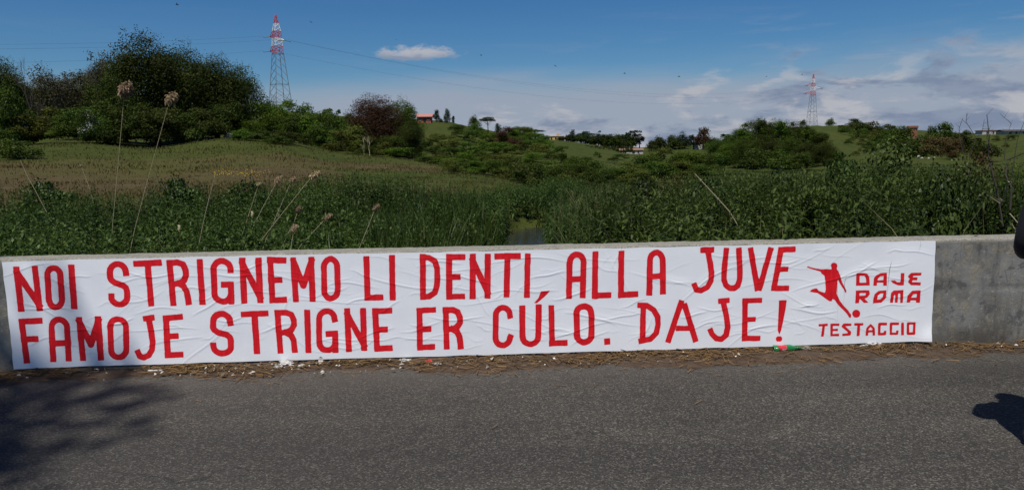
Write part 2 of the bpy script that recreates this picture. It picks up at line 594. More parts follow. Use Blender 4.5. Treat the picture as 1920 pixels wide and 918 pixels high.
def mat_concrete():
    m, nt, p, out = new_mat('weathered_concrete')
    tc = nt.nodes.new('ShaderNodeTexCoord')
    pos = tc.outputs['Object']
    sep = nt.nodes.new('ShaderNodeSeparateXYZ'); nt.links.new(pos, sep.inputs[0])
    big = tnoise(nt, pos, 2.6, 8, .68, .15); mid = tnoise(nt, pos, 7., 8, .7, .15); fine = tnoise(nt, pos, 70., 4, .7)
    c = ramp(nt, big, [(.28, (.085, .080, .070)), (.43, (.150, .143, .126)), (.55, (.20, .195, .182)), (.70, (.29, .27, .22))])
    c = mixc(nt, mapr(nt, mid, .53, .58, 0., .6, True), c, (.27, .24, .17))     # ochre plaster patches
    c = mixc(nt, mapr(nt, mid, .46, .40, 0., .7, True), c, (.080, .077, .072))
    c = mixc(nt, mapr(nt, fine, .62, .72, 0., .7), c, (.05, .048, .044))            # pits
    stv = nt.nodes.new('ShaderNodeMapping'); nt.links.new(pos, stv.inputs[0]); stv.inputs['Scale'].default_value = (9., 9., .7)
    drip = tnoise(nt, stv.outputs[0], 1., 6, .65, .3)
    c = mixc(nt, mapr(nt, drip, .54, .66, 0., .55, True), c, (.070, .068, .062))
    c = mixc(nt, mapr(nt, tnoise(nt, pos, 22., 6, .7), .58, .64, 0., .6), c, (.34, .32, .27))
    dark_base = mapr(nt, mth(nt, 'ADD', sep.outputs[2], mth(nt, 'MULTIPLY', big, .25)), .36, .14, 0., .65, True)  # concrete darker towards the bottom, with an uneven edge
    c = mixc(nt, dark_base, c, (.070, .060, .046))
    # top of the wall: paler, with darker specks
    top = mapr(nt, sep.outputs[2], WALL_H - .035, WALL_H - .01)
    tcx = mixc(nt, mapr(nt, fine, .50, .60), (.29, .27, .22), (.13, .12, .10))
    tcx = mixc(nt, mapr(nt, mid, .45, .60, 0., .6), tcx, (.20, .19, .155))
    c = mixc(nt, top, c, tcx)
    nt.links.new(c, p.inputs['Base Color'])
    p.inputs['Roughness'].default_value = .92; p.inputs['Specular IOR Level'].default_value = .2
    hh = mth(nt, 'ADD', mth(nt, 'MULTIPLY', mapr(nt, mid, .58, .62), .35), mth(nt, 'ADD', mth(nt, 'MULTIPLY', fine, .5), mth(nt, 'MULTIPLY', big, .5)))
    nt.links.new(bump(nt, hh, .6, .008), p.inputs['Normal'])
    return m


def mat_banner():
    m, nt, p, out = new_mat('painted_paper')
    tc = nt.nodes.new('ShaderNodeTexCoord')
    pos = tc.outputs['Object']
    ink = attr(nt, 'ink')
    wob = tnoise(nt, pos, 38., 4, .65)
    e = mth(nt, 'ADD', ink, mth(nt, 'MULTIPLY', mth(nt, 'SUBTRACT', wob, .5), .006))
    mask = mapr(nt, e, .0016, -.0016)
    streak = nt.nodes.new('ShaderNodeMapping'); nt.links.new(pos, streak.inputs[0]); streak.inputs['Scale'].default_value = (60, 60, 9)
    br = tnoise(nt, streak.outputs[0], 1., 4, .6)
    red = ramp(nt, br, [(.3, (.60, .006, .012)), (.55, (.72, .010, .018)), (.75, (.78, .020, .026))])
    edge = mapr(nt, e, -.010, -.002, 0., .35, True)
    red = mixc(nt, edge, red, (.42, .004, .014))
    soft = tnoise(nt, pos, 2.5, 5, .6)
    white = ramp(nt, soft, [(.3, (.79, .80, .83)), (.7, (.85, .855, .87))])
    halo = mapr(nt, e, .012, .003, 0., .12)
    white = mixc(nt, halo, white, (.85, .55, .58))
    dirt = mapr(nt, tnoise(nt, pos, 14., 6, .7), .66, .74, 0., .35)
    white = mixc(nt, dirt, white, (.52, .51, .48))
    nt.links.new(mixc(nt, mask, white, red), p.inputs['Base Color'])
    nt.links.new(mapr(nt, mask, 0, 1, .62, .48), p.inputs['Roughness'])
    p.inputs['Specular IOR Level'].default_value = .3
    return m


def mat_water():
    m, nt, p, out = new_mat('stream_water')
    p.inputs['Base Color'].default_value = (.030, .032, .024, 1)
    p.inputs['Roughness'].default_value = .06
    p.inputs['IOR'].default_value = 1.33
    geo = nt.nodes.new('ShaderNodeNewGeometry')
    nt.links.new(bump(nt, tnoise(nt, geo.outputs['Position'], 7., 4, .6), .25, .03), p.inputs['Normal'])
    return m


M['land'] = mat_land(); M['asphalt'] = mat_asphalt(); M['concrete'] = mat_concrete()
M['banner'] = mat_banner(); M['water'] = mat_water()

# ------------------------------------------------------------------ land
def dry_mask(x, y):
    """the dry field on the left bank"""
    d = np.hypot(x, y); a = np.degrees(np.arctan2(x, y))
    f = sstep(d, 17, 24) * (1 - sstep(d, 66 + a * .5, 92 + a * .5)) * (1 - sstep(a, -7, 0)) 
    g = np.exp(-((a + 9) / 7.) ** 2 - ((d - 48) / 18.) ** 2) * .75 + np.exp(-((a + 22) / 6.) ** 2 - ((d - 88) / 14.) ** 2) * .8       # greener tongue
    return np.clip(f - g, 0, 1)


def build_land():
    az = np.radians(np.concatenate([np.arange(-180, -50, 4.), np.arange(-50, 50, .22), np.arange(50, 180, 4.)]))
    rr = np.concatenate([[.01, 2., 3.5], np.geomspace(5.0, 40, 90), np.geomspace(41, 700, 150), np.geomspace(740, 6500, 24)])
    A, R = np.meshgrid(az, rr)
    X, Y = np.sin(A) * R, np.cos(A) * R
    Z = land(X, Y)
    na, nr = len(az), len(rr)
    idx = np.arange(na * nr).reshape(nr, na)
    q = np.stack([idx[:-1], np.roll(idx, -1, 1)[:-1], np.roll(idx, -1, 1)[1:], idx[1:]], -1).reshape(-1, 4)
    loc = (-X * WN.y + Y * WN.x - WD)
    soil = (1 - sstep(R, 16, 24)) * (loc > 0)
    me = mesh_np('ground', np.stack([X, Y, Z], -1).reshape(-1, 3), q[:, ::-1], {'dry': dry_mask(X, Y), 'soil': soil}, True)
    tag(link('ground', me, M['land']), 'grassy valley floor and hills', None, None, 'structure')
    # stream
    ys = np.linspace(5.9, 26.5, 80)
    xs = chan_x(ys)
    v = np.concatenate([np.stack([xs - .9, ys, np.full_like(ys, -.98)], -1), np.stack([xs + .9, ys, np.full_like(ys, -.98)], -1)])
    n = len(ys)
    f = np.array([(i, n + i, n + i + 1, i + 1) for i in range(n - 1)])
    tag(link('stream_water', mesh_np('stream_water', v, f, None, True), M['water']), 'narrow grey stream running away from the wall', None, None, 'structure')


build_land()


def build_road():
    us = np.concatenate([np.linspace(-60, -6, 30)[:-1], np.linspace(-6, 6, 160), np.linspace(6, 60, 30)[1:]])
    os_ = np.concatenate([np.linspace(-9.5, -3, 14)[:-1], np.linspace(-3, .02, 60)])
    U, O = np.meshgrid(us, os_)
    Z = .004 + vnoise(U * .8, O * .8, 5) * .006 + vnoise(U * 3, O * 3, 6) * .0015 - sstep(O, -.35, 0) * 0
    X = WN.x * U + WF.x * (WD + O); Y = WN.y * U + WF.y * (WD + O)
    paleness = np.exp(-((O + .1) / .45) ** 2) + .25 * sstep(vnoise(U * .5, O * .9, 8), 0., .8)  # paler along the wall, plus random paler patches
    idx = np.arange(U.size).reshape(U.shape)
    q = np.stack([idx[:-1, :-1], idx[:-1, 1:], idx[1:, 1:], idx[1:, :-1]], -1).reshape(-1, 4)
    me = mesh_np('road', np.stack([X, Y, Z], -1).reshape(-1, 3), q, {'paleness': np.clip(paleness, 0, 1)}, True)
    tag(link('road', me, M['asphalt']), 'grey asphalt road in front of the wall', None, None, 'structure')


build_road()


# ------------------------------------------------------------------ parapet wall
def build_wall():
    us = np.concatenate([np.linspace(-40, -5, 40)[:-1], np.linspace(-5, 5, 420), np.linspace(5, 40, 40)[1:]])
    # cross-section: front face from the ground up, rounded arris, top, back down
    prof = [(0., z) for z in np.linspace(-.12, WALL_H - .012, 44)]
    prof += [(.002, WALL_H - .007), (.006, WALL_H - .002), (.014, WALL_H)]
    prof += [(o, WALL_H) for o in np.linspace(.05, WALL_T - .03, 12)]
    prof += [(WALL_T - .012, WALL_H - .004), (WALL_T, WALL_H - .02), (WALL_T, .4), (WALL_T, -1.6)]
    prof = np.array(prof)
    U, J = np.meshgrid(us, np.arange(len(prof)))
    O, Z = prof[:, 0][J], prof[:, 1][J].copy()
    front = (J < 44)
    n = vnoise(U * 2.2, Z * 3.5, 11) * .5 + vnoise(U * 6.5, Z * 9, 12) * .3 + vnoise(U * 18, Z * 22, 13) * .2
    flake = 0                         # plaster that has come away
    groove = np.exp(-((Z - .47 - .004 * np.sin(U * 3)) / .007) ** 2) * .008
    under = (np.abs(U) < 3.75) & (U < 3.5)
    O = O + np.where(front, groove * sstep(vnoise(U * 2.3, U * 0 + .3, 19), -.5, .4) * np.where(under, .2, 1.) + vnoise(U * 11, Z * 11, 20) * .0012, 0)
    Z = Z + np.where(~front & (J < len(prof) - 2), vnoise(U * 5, O * 12, 14) * .003 + vnoise(U * 25, O * 25, 15) * .0025, 0)
    chip = sstep(vnoise(U * 4.3, U * 0 + .5, 17), .45, .9) * np.exp(-((J - 46) / 1.6) ** 2)
    Z = Z - chip * .015
    V = np.stack([U, O, Z], -1).reshape(-1, 3)
    idx = np.arange(U.size).reshape(U.shape)
    q = np.stack([idx[:-1, :-1], idx[:-1, 1:], idx[1:, 1:], idx[1:, :-1]], -1).reshape(-1, 4)
    me = mesh_np('parapet_wall', V, q, None, True)
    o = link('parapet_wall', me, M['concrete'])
    o.location = WF * WD
    o.rotation_euler = (0, 0, math.atan2(WN.y, WN.x))
    tag(o, 'long low grey concrete parapet wall along the road', 'wall')


build_wall()

# ------------------------------------------------------------------ banner: lettering as strokes, traced in photo coordinates
STROKE = 11.6


def arc(cx, cy, rx, ry, a0, a1, n=9):
    return [(cx + rx * math.cos(math.radians(a0 + (a1 - a0) * i / n)), cy + ry * math.sin(math.radians(a0 + (a1 - a0) * i / n))) for i in range(n + 1)]


RY = .20
GLYPH = {
    'N': [[(0, 0), (0, 1)], [(1, 0), (1, 1)], [(0, .08), (1, .92)]],
    'O': [[(0, .8), (0, .2)] + arc(.5, RY, .5, RY, 180, 360) + [(1, .8)] + arc(.5, 1 - RY, .5, RY, 0, 180)],
    'I': [[(.5, 0), (.5, 1)]],
    'S': [[(1, .235)] + arc(.5, RY, .5, RY, 0, -180) + [(0, .33), (.06, .40), (.25, .46), (.75, .53), (.94, .59), (1, .67)] + arc(.5, 1 - RY * .9, .5, RY * .9, 0, 170) + [(0, .79)]],
    'T': [[(0, 0), (1, 0)], [(.5, 0), (.5, 1)]],
    'R': [[(0, 0), (0, 1)], [(0, 0), (.5, 0), (.85, .06), (1, .2), (1, .34), (.82, .46), (.5, .52), (0, .53)], [(.45, .53), (.78, .60), (.93, .74), (1, 1)]],
    'G': [[(1, .22)] + arc(.5, RY, .5, RY, 0, -180) + [(0, .8)] + arc(.5, 1 - RY, .5, RY, 180, 20), [(1, .58), (1, 1)], [(.6, .58), (1, .58)]],
    'E': [[(0, 0), (0, 1)], [(0, 0), (1, 0)], [(0, .5), (.66, .5)], [(0, 1), (1, 1)]],
    'M': [[(0, 0), (0, 1)], [(1, 0), (1, 1)], [(0, .03), (.5, .66), (1, .03)]],
    'L': [[(0, 0), (0, 1)], [(0, 1), (1, 1)]],
    'D': [[(0, 0), (0, 1)], [(0, 0), (.42, .01), (.82, .1), (.97, .27), (1, .5), (.97, .73), (.82, .9), (.42, .99), (0, 1)]],
    'A': [[(0, 1), (0, .2)] + arc(.5, RY, .5, RY, 180, 360) + [(1, 1)], [(0, .6), (1, .6)]],
    'C': [[(1, .22)] + arc(.5, RY, .5, RY, 0, -180) + [(0, .8)] + arc(.5, 1 - RY, .5, RY, 180, 0) + [(1, .78)]],
    'U': [[(0, 0), (0, .8)] + arc(.5, 1 - RY, .5, RY, 180, 0) + [(1, 0)]],
    'F': [[(0, 0), (0, 1)], [(0, 0), (1, 0)], [(0, .46), (.66, .46)]],
}
LETTERS = [  # glyph, outer corners in the photo: top left, top right, bottom left, bottom right
    ('N', 26.3, 499, 72.6, 497.6, 35, 583.5, 80.9, 582.5), ('O', 83.2, 496.3, 119, 495.5, 88.2, 581.5, 124.2, 580.2),
    ('I', 129, 495.5, 140.3, 495, 134.5, 579.2, 145.5, 578.7), ('S', 200.4, 488.8, 241.7, 488, 204.9, 576.5, 246, 575.2),
    ('T', 250.5, 488, 304.3, 486.5, 257.5, 574.7, 311.3, 573.2), ('R', 313, 486.3, 353.2, 484.5, 320, 573.2, 360.2, 571.4),
    ('I', 370.2, 484.5, 380.7, 483.8, 374.5, 571, 385.7, 570.4), ('G', 394.5, 483, 438.1, 483, 397.5, 570.2, 440.1, 570.2),
    ('N', 449.4, 482.5, 490.7, 482, 452.6, 568.7, 494.2, 568), ('E', 501.5, 481.3, 537.8, 481.3, 505.2, 568.2, 538.8, 567.2),
    ('M', 544.8, 481.3, 589.9, 480.8, 549, 566.4, 592.1, 565.2), ('O', 601.7, 479.5, 638, 479, 602.9, 565.2, 639.7, 564),
    ('L', 681.3, 479, 717.1, 479, 683.8, 563.2, 719.6, 562.7), ('I', 729.4, 477.5, 740.7, 477, 731.2, 562.7, 741.9, 562.2),
    ('D', 787.1, 475.9, 825.9, 475.9, 787.6, 561.7, 825.9, 561.2), ('E', 836.2, 475.4, 872.6, 475.4, 836.7, 561.4, 872.6, 560.7),
    ('N', 880.3, 474.9, 920.1, 474.9, 880.3, 560.2, 919.6, 559), ('T', 927, 474.4, 976.2, 473.5, 925.4, 558.3, 974.5, 557.1),
    ('I', 983.8, 474, 994.4, 473.5, 982.9, 557.9, 993, 557.1), ('A', 1062.5, 471.1, 1099.8, 470.1, 1060.8, 559.8, 1098.4, 558.3),
    ('L', 1109.9, 470.6, 1147.3, 470.6, 1109, 559.5, 1146.3, 558.6), ('L', 1158.7, 469.2, 1196.8, 468.8, 1158.4, 557.9, 1196.5, 556.9),
    ('A', 1212.6, 467.6, 1247.8, 466.8, 1211.4, 553.8, 1248.5, 551.7),
    ('F', 36.3, 596, 80.7, 594.7, 45.1, 680.4, 89, 679.4), ('A', 90.7, 592.7, 131.5, 592, 95.2, 678.4, 135.8, 676.6),
    ('M', 143.5, 593.2, 190.9, 592.2, 150.3, 675.9, 196.1, 674.6), ('O', 201.1, 592, 242.5, 591.2, 204.1, 675.4, 243.5, 674.1),
    ('E', 306.1, 590.2, 343.6, 587.7, 309.8, 670.4, 344.9, 669.6), ('S', 393.8, 582.2, 437.6, 581.7, 395.5, 667.9, 440.1, 666.9),
    ('T', 452.1, 582.7, 504, 580.7, 456.1, 663.4, 508.2, 661.9), ('R', 515.3, 579.7, 557.3, 579.2, 520.3, 662.4, 559.1, 661.1),
    ('I', 570.9, 579.7, 581.9, 579, 573.6, 660.9, 584.6, 660.1), ('G', 592.9, 576.7, 633, 576.2, 593.4, 661.9, 635, 660.9),
    ('N', 645.5, 576.7, 686.8, 576.5, 648.5, 659.4, 688.6, 657.4), ('E', 698.1, 576.5, 735.7, 575.7, 701.8, 658.4, 736.7, 657.4),
    ('E', 780.6, 575.8, 818, 574.6, 782, 656.6, 816.6, 655.6), ('R', 830, 574.6, 867.8, 574.1, 831.9, 654.9, 869.5, 653.7),
    ('C', 923.5, 570.3, 961.8, 569.8, 923, 652.8, 961.8, 651.8), ('U', 973.3, 571.7, 1015.2, 569.8, 974, 650.1, 1015.2, 649.4),
    ('L', 1027.9, 570.3, 1063.2, 569.8, 1029.1, 648.4, 1064.4, 647.7), ('O', 1074.4, 567.9, 1114.2, 567, 1075.9, 647.2, 1114.7, 646),
]


def zoomed(x0, y0, s):
    return lambda pts: [(x0 + x / s, y0 + y / s) for x, y in pts]


Z1, Z4, Z5 = zoomed(0, 470, 3.9925), zoomed(1140, 440, 4.1737), zoomed(1490, 450, 4.3714)
Z3 = zoomed(760, 450, 4.1725)
STROKES = [  # freehand letters: centre lines and stroke width in photo pixels
    (Z4([(742, 119), (806, 116)]), 11.5), (Z4([(782, 140), (797, 220), (808, 300), (802, 360), (775, 408), (725, 433), (690, 428), (676, 396)]), 11.2),
    (Z4([(922, 122), (905, 300), (906, 350), (920, 392), (950, 416), (985, 416), (1012, 396), (1028, 350), (1030, 300), (1022, 122)]), 11.2),
    (Z4([(1115, 120), (1166, 415)]), 11.2), (Z4([(1268, 120), (1184, 415)]), 11.2),
    (Z4([(1350, 118), (1296, 415)]), 11.2), (Z4([(1352, 116), (1443, 112)]), 11.2), (Z4([(1322, 269), (1388, 268)]), 10), (Z4([(1296, 417), (1392, 417)]), 11.2),
    (Z1([(1094, 504), (1138, 499)]), 10.8), (Z1([(1118, 515), (1135, 600), (1146, 680), (1142, 735), (1118, 778), (1080, 795), (1050, 785), (1037, 758)]), 11.2),
    (Z4([(275, 555), (268, 820)]), 11.2), (Z4([(250, 549), (300, 550), (355, 585), (386, 640), (390, 700), (375, 765), (330, 812), (258, 827)]), 11.2),
    (Z4([(569, 530), (472, 820)]), 11.2), (Z4([(600, 555), (680, 815)]), 11.2), (Z4([(552, 729), (650, 729)]), 10.6),
    (Z4([(880, 517), (928, 512)]), 10.5), (Z4([(900, 530), (922, 620), (934, 720), (922, 780), (885, 813), (845, 808), (812, 775), (801, 750)]), 11.2),
    (Z4([(1070, 515), (1066, 808)]), 11.2), (Z4([(1068, 514), (1184, 511)]), 10.6), (Z4([(1068, 660), (1134, 659)]), 10), (Z4([(1066, 808), (1168, 807)]), 10.8),
    (Z5([(203, 694), (256, 691)]), 5.3), (Z5([(234, 694), (224, 776)]), 5.9),
    (Z5([(300, 692), (298, 775)]), 5.3), (Z5([(300, 691), (352, 690)]), 4.7), (Z5([(300, 732), (340, 732)]), 4.7), (Z5([(298, 775), (350, 774)]), 5.1),
    (Z5([(450, 690), (400, 691), (393, 703), (448, 752), (445, 768), (396, 772)]), 5.3),
    (Z5([(494, 688), (548, 686)]), 5.1), (Z5([(520, 690), (516, 772)]), 5.7),
    (Z5([(588, 770), (592, 722), (618, 694), (643, 722), (645, 768)]), 5.3), (Z5([(592, 743), (643, 743)]), 4.7),
    (Z5([(742, 684), (690, 684), (688, 767), (736, 766), (737, 750)]), 5.3), (Z5([(840, 682), (786, 683), (784, 764), (834, 763), (836, 747)]), 5.3),
    (Z5([(880, 684), (879, 764)]), 5.5), (Z5([(925, 680), (977, 679), (973, 762), (924, 763), (925, 680)]), 5.1),
]
POLYS = [  # outline, optional hole
    (Z3([(1060, 398), (1132, 392), (1112, 418), (1085, 444), (1032, 490), (1005, 491), (1040, 450)]), None),
    (Z3([(1553, 766), (1600, 762), (1603, 812), (1555, 817)]), None),
    (Z4([(1333, 510), (1397, 508), (1390, 560), (1375, 640), (1352, 745), (1337, 781), (1325, 745), (1329, 640), (1334, 560)]), None),
    (Z4([(1310, 802), (1322, 790), (1350, 790), (1360, 802), (1358, 822), (1345, 832), (1318, 831), (1309, 818)]), None),
    (Z5([(95, 222), (105, 212), (125, 219), (150, 227), (215, 238), (255, 235), (298, 238), (299, 226), (293, 208), (298, 192), (313, 183), (330, 184), (344, 194),
         (347, 212), (342, 232), (345, 242), (358, 255), (372, 298), (385, 340), (405, 380), (420, 408), (418, 436), (410, 426), (400, 405), (375, 368), (350, 320),
         (346, 360), (340, 438), (352, 462), (368, 497), (395, 533), (430, 568), (450, 598), (461, 610), (455, 637), (440, 630), (425, 602), (390, 566), (350, 526),
         (322, 486), (305, 480), (300, 497), (283, 499), (255, 482), (220, 456), (185, 432), (150, 426), (119, 421), (130, 405), (163, 392), (180, 394),
         (196, 414), (245, 430), (251, 400), (246, 330), (241, 290), (217, 274), (211, 257), (150, 239)]), None),
    (Z5([(500 + 33 * math.cos(t * .2618), 600 + 33 * math.sin(t * .2618)) for t in range(24)]), None),
    (Z5([(500, 268), (562, 266), (592, 275), (608, 300), (612, 370), (500, 372)]), Z5([(529, 292), (566, 291), (580, 308), (583, 346), (529, 347)])),
    (Z5([(640, 372), (645, 310), (665, 285), (700, 268), (752, 265), (752, 372), (722, 372), (722, 347), (671, 347), (670, 372)]), Z5([(677, 318), (698, 295), (724, 292), (723, 325), (675, 327)])),
    (Z5([(865, 268), (895, 268), (890, 370), (840, 368), (800, 351), (782, 330), (815, 328), (835, 342), (862, 342)]), None),
    (Z5([(925, 290), (950, 266), (1035, 264), (1032, 289), (968, 290), (963, 302), (1002, 302), (1000, 328), (960, 328), (958, 341), (1030, 343), (1027, 369), (950, 367), (925, 346), (926, 328), (938, 315), (926, 304)]), None),
    (Z5([(497, 410), (606, 407), (612, 440), (592, 468), (566, 476), (603, 510), (565, 513), (528, 478), (523, 515), (492, 516)]), Z5([(528, 433), (580, 431), (574, 451), (527, 453)])),
    (Z5([(640, 480), (650, 440), (685, 412), (748, 408), (745, 470), (705, 510), (636, 515)]), Z5([(672, 484), (676, 452), (700, 435), (723, 433), (715, 465), (695, 482)])),
    (Z5([(775, 512), (785, 430), (806, 410), (887, 406), (882, 512), (860, 512), (859, 436), (843, 436), (840, 510), (815, 510), (819, 440), (808, 455), (801, 512)]), None),
    (Z5([(912, 510), (920, 450), (960, 412), (1028, 408), (1022, 512), (990, 510), (990, 492), (945, 492), (942, 510)]), Z5([(950, 468), (966, 440), (996, 438), (994, 468)])),
]


def sdf_seg(X, Y, a, b, h, ea, eb, box):
    ax, ay = a; bx, by = b
    L = math.hypot(bx - ax, by - ay) + 1e-9
    tx, ty = (bx - ax) / L, (by - ay) / L
    t = (X - ax) * tx + (Y - ay) * ty
    s = np.abs(-(X - ax) * ty + (Y - ay) * tx)
    if not box:
        tt = np.clip(t, 0, L)
        return np.hypot(t - tt, s) - h
    lo, hi = -ea, L + eb
    c, hl = (lo + hi) / 2, (hi - lo) / 2
    qx, qy = np.abs(t - c) - hl + .003, s - h + .003
    return np.hypot(np.maximum(qx, 0), np.maximum(qy, 0)) + np.minimum(np.maximum(qx, qy), 0) - .003


def sdf_poly(X, Y, pts):
    d = np.full(X.shape, 1e9); inside = np.zeros(X.shape, bool)
    n = len(pts)
    for i in range(n):
        (ax, ay), (bx, by) = pts[i], pts[(i + 1) % n]
        ex, ey = bx - ax, by - ay
        t = np.clip(((X - ax) * ex + (Y - ay) * ey) / (ex * ex + ey * ey + 1e-12), 0, 1)
        d = np.minimum(d, np.hypot(X - ax - ex * t, Y - ay - ey * t))
        cond = (ay > Y) != (by > Y)
        with np.errstate(divide='ignore', invalid='ignore'):
            xi = ax + (Y - ay) * ex / (ey if abs(ey) > 1e-12 else 1e-12)
        inside ^= cond & (X < xi)
    return np.where(inside, -d, d)


def build_banner():
    tl, tr, bl, br = (np.array(on_wall(*p)) for p in ((5, 489.5), (1754, 450.5), (27, 690), (1744, 638.5)))
    nu, nv = 1150, 150
    S, T = np.meshgrid(np.linspace(0, 1, nu), np.linspace(0, 1, nv))
    P = (bl * (1 - S[..., None]) + br * S[..., None]) * (1 - T[..., None]) + (tl * (1 - S[..., None]) + tr * S[..., None]) * T[..., None]
    X, Y = P[..., 0].copy(), P[..., 1].copy()
    # hand-torn, not quite straight edges
    edge = vnoise(S * 40, T * 0, 31) * .003 + vnoise(S * 9, T * 0, 32) * .004
    Y += edge * (np.abs(T - .5) * 2) ** 6
    X += (vnoise(T * 12, S * 0, 33) * .003) * (np.abs(S - .5) * 2) ** 8
    ink = np.full(X.shape, .05)
    du = (X[0, -1] - X[0, 0]) / (nu - 1)

    def window(x0, x1, pad=.06):
        i0 = max(0, int((x0 - pad - X[0].min()) / du)); i1 = min(nu, int((x1 + pad - X[0].min()) / du) + 2)
        return slice(max(0, i0 - 4), min(nu, i1 + 4))

    px_m = 1.0 / 1352 * 5.5

    def stroke(pts_px, w_px, closed=False):
        pts = [on_wall(*q) for q in pts_px]
        h = w_px * px_m / 2
        w = window(min(q[0] for q in pts), max(q[0] for q in pts))
        sub = ink[:, w]
        wob = vnoise(X[:, w] * 22, Y[:, w] * 22, 40) * .0016
        n = len(pts) - 1
        for i in range(n):
            first, last = i == 0, i == n - 1
            d = sdf_seg(X[:, w], Y[:, w], pts[i], pts[i + 1], h, h if first else 0, h if last else 0, first or last)
            if (first or last) and n > 1:
                d = np.minimum(d, sdf_seg(X[:, w], Y[:, w], pts[i], pts[i + 1], h, 0, 0, False)) if not (first or last) else d
            np.minimum(sub, d + wob, out=sub)
            if i > 0:
                np.minimum(sub, np.hypot(X[:, w] - pts[i][0], Y[:, w] - pts[i][1]) - h + wob, out=sub)

    jit = random.Random(3)
    for g, x0, y0, x1, y1, x2, y2, x3, y3 in LETTERS:
        hw = STROKE / 2
        thin = abs(x1 - x0) < 16
        q = [(x0 + hw, y0 + hw), (x1 - hw, y1 + hw), (x2 + hw, y2 - hw), (x3 - hw, y3 - hw)]
        if thin:
            mt, mb = (x0 + x1) / 2, (x2 + x3) / 2
            q = [(mt, q[0][1]), (mt, q[0][1]), (mb, q[2][1]), (mb, q[2][1])]
        for st in GLYPH[g]:
            pts = []
            for (a, b) in st:
                tx = q[0][0] * (1 - a) + q[1][0] * a; ty = q[0][1] * (1 - a) + q[1][1] * a
                bx = q[2][0] * (1 - a) + q[3][0] * a; by = q[2][1] * (1 - a) + q[3][1] * a
                pts.append((tx * (1 - b) + bx * b + jit.uniform(-.35, .35), ty * (1 - b) + by * b + jit.uniform(-.35, .35)))
            stroke(pts, STROKE * jit.uniform(.96, 1.03))
    for pts, w in STROKES:
        stroke(pts, w)
    for outer, hole in POLYS:
        pts = [on_wall(*q) for q in outer]
        w = window(min(q[0] for q in pts), max(q[0] for q in pts))
        d = sdf_poly(X[:, w], Y[:, w], pts)
        if hole:
            d = np.maximum(d, -sdf_poly(X[:, w], Y[:, w], [on_wall(*q) for q in hole]))
        ink[:, w] = np.minimum(ink[:, w], d)
    # paste wrinkles: soft swell plus long thin creases, mostly lying across the sheet
    H = .0015 + vnoise(X * 1.7, Y * 3.0, 21) * .0014 + vnoise(X * 5, Y * 9, 22) * .0006
    r = random.Random(12)
    for k in range(230):
        cx = r.uniform(X.min() + .1, X.max() - .1); cy = r.uniform(.12, .82)
        if cx < -3.0 and r.random() < .5:
            continue
        ln = r.choice((.12, .18, .25, .35, .5)) * r.uniform(.7, 1.3)
        an = r.gauss(.06, .22) if r.random() < .82 else r.gauss(.2, .7)
        amp = r.uniform(.0006, .0030) * (1.0 if ln > .2 else .7); wd = r.uniform(.0045, .0085); bend = r.uniform(-.35, .35)
        w = window(cx - ln, cx + ln)
        ca, sa = math.cos(an), math.sin(an)
        dx, dy = X[:, w] - cx, Y[:, w] - cy
        s = (dx * ca + dy * sa) / ln
        t = -dx * sa + dy * ca - bend * ln * (s * s - .3) + .006 * np.sin(s * 7 + k)
        taper = np.clip(1 - s * s * 3.2, 0, 1) ** .8
        H[:, w] += amp * taper * (np.exp(-(t / wd) ** 2) + .35 * np.exp(-((t - wd * 3) / (wd * 2.5)) ** 2))
    corner = np.exp(-((S - 1) / .012) ** 2 - ((T - 0) / .12) ** 2) * .02
    H = H + corner
    V = np.stack([X, -.006 - H, Y], -1).reshape(-1, 3)
    idx = np.arange(X.size).reshape(X.shape)
    q = np.stack([idx[:-1, :-1], idx[:-1, 1:], idx[1:, 1:], idx[1:, :-1]], -1).reshape(-1, 4)
    me = mesh_np('paper_banner', V, q, {'ink': ink}, True)
    o = link('paper_banner', me, M['banner'])
    o.location = WF * WD
    o.rotation_euler = (0, 0, math.atan2(WN.y, WN.x))
    tag(o, 'long white paper banner with red hand-painted lettering pasted on the wall', 'banner')


build_banner()



# ------------------------------------------------------------------ foliage builders
def rand_unit(n, rng):
    v = rng.normal(size=(n, 3))
    return v / np.linalg.norm(v, axis=1, keepdims=True)


def leaf_cloud(P, Nrm, size, rng, tint, aspect=.62):
    """one folded four-cornered leaf per point"""
    n = len(P)
    t = np.cross(Nrm, rand_unit(n, rng)); t /= np.linalg.norm(t, axis=1, keepdims=True) + 1e-9
    b = np.cross(Nrm, t)
    s = size[:, None]
    fold = Nrm * s * .14
    V = np.stack([P - t * s * .5, P + b * s * aspect * .5 + fold, P + t * s * .5, P - b * s * aspect * .5 + fold], 1)
    F = np.arange(n * 4).reshape(n, 4)
    return V.reshape(-1, 3), F, np.repeat(tint, 4)


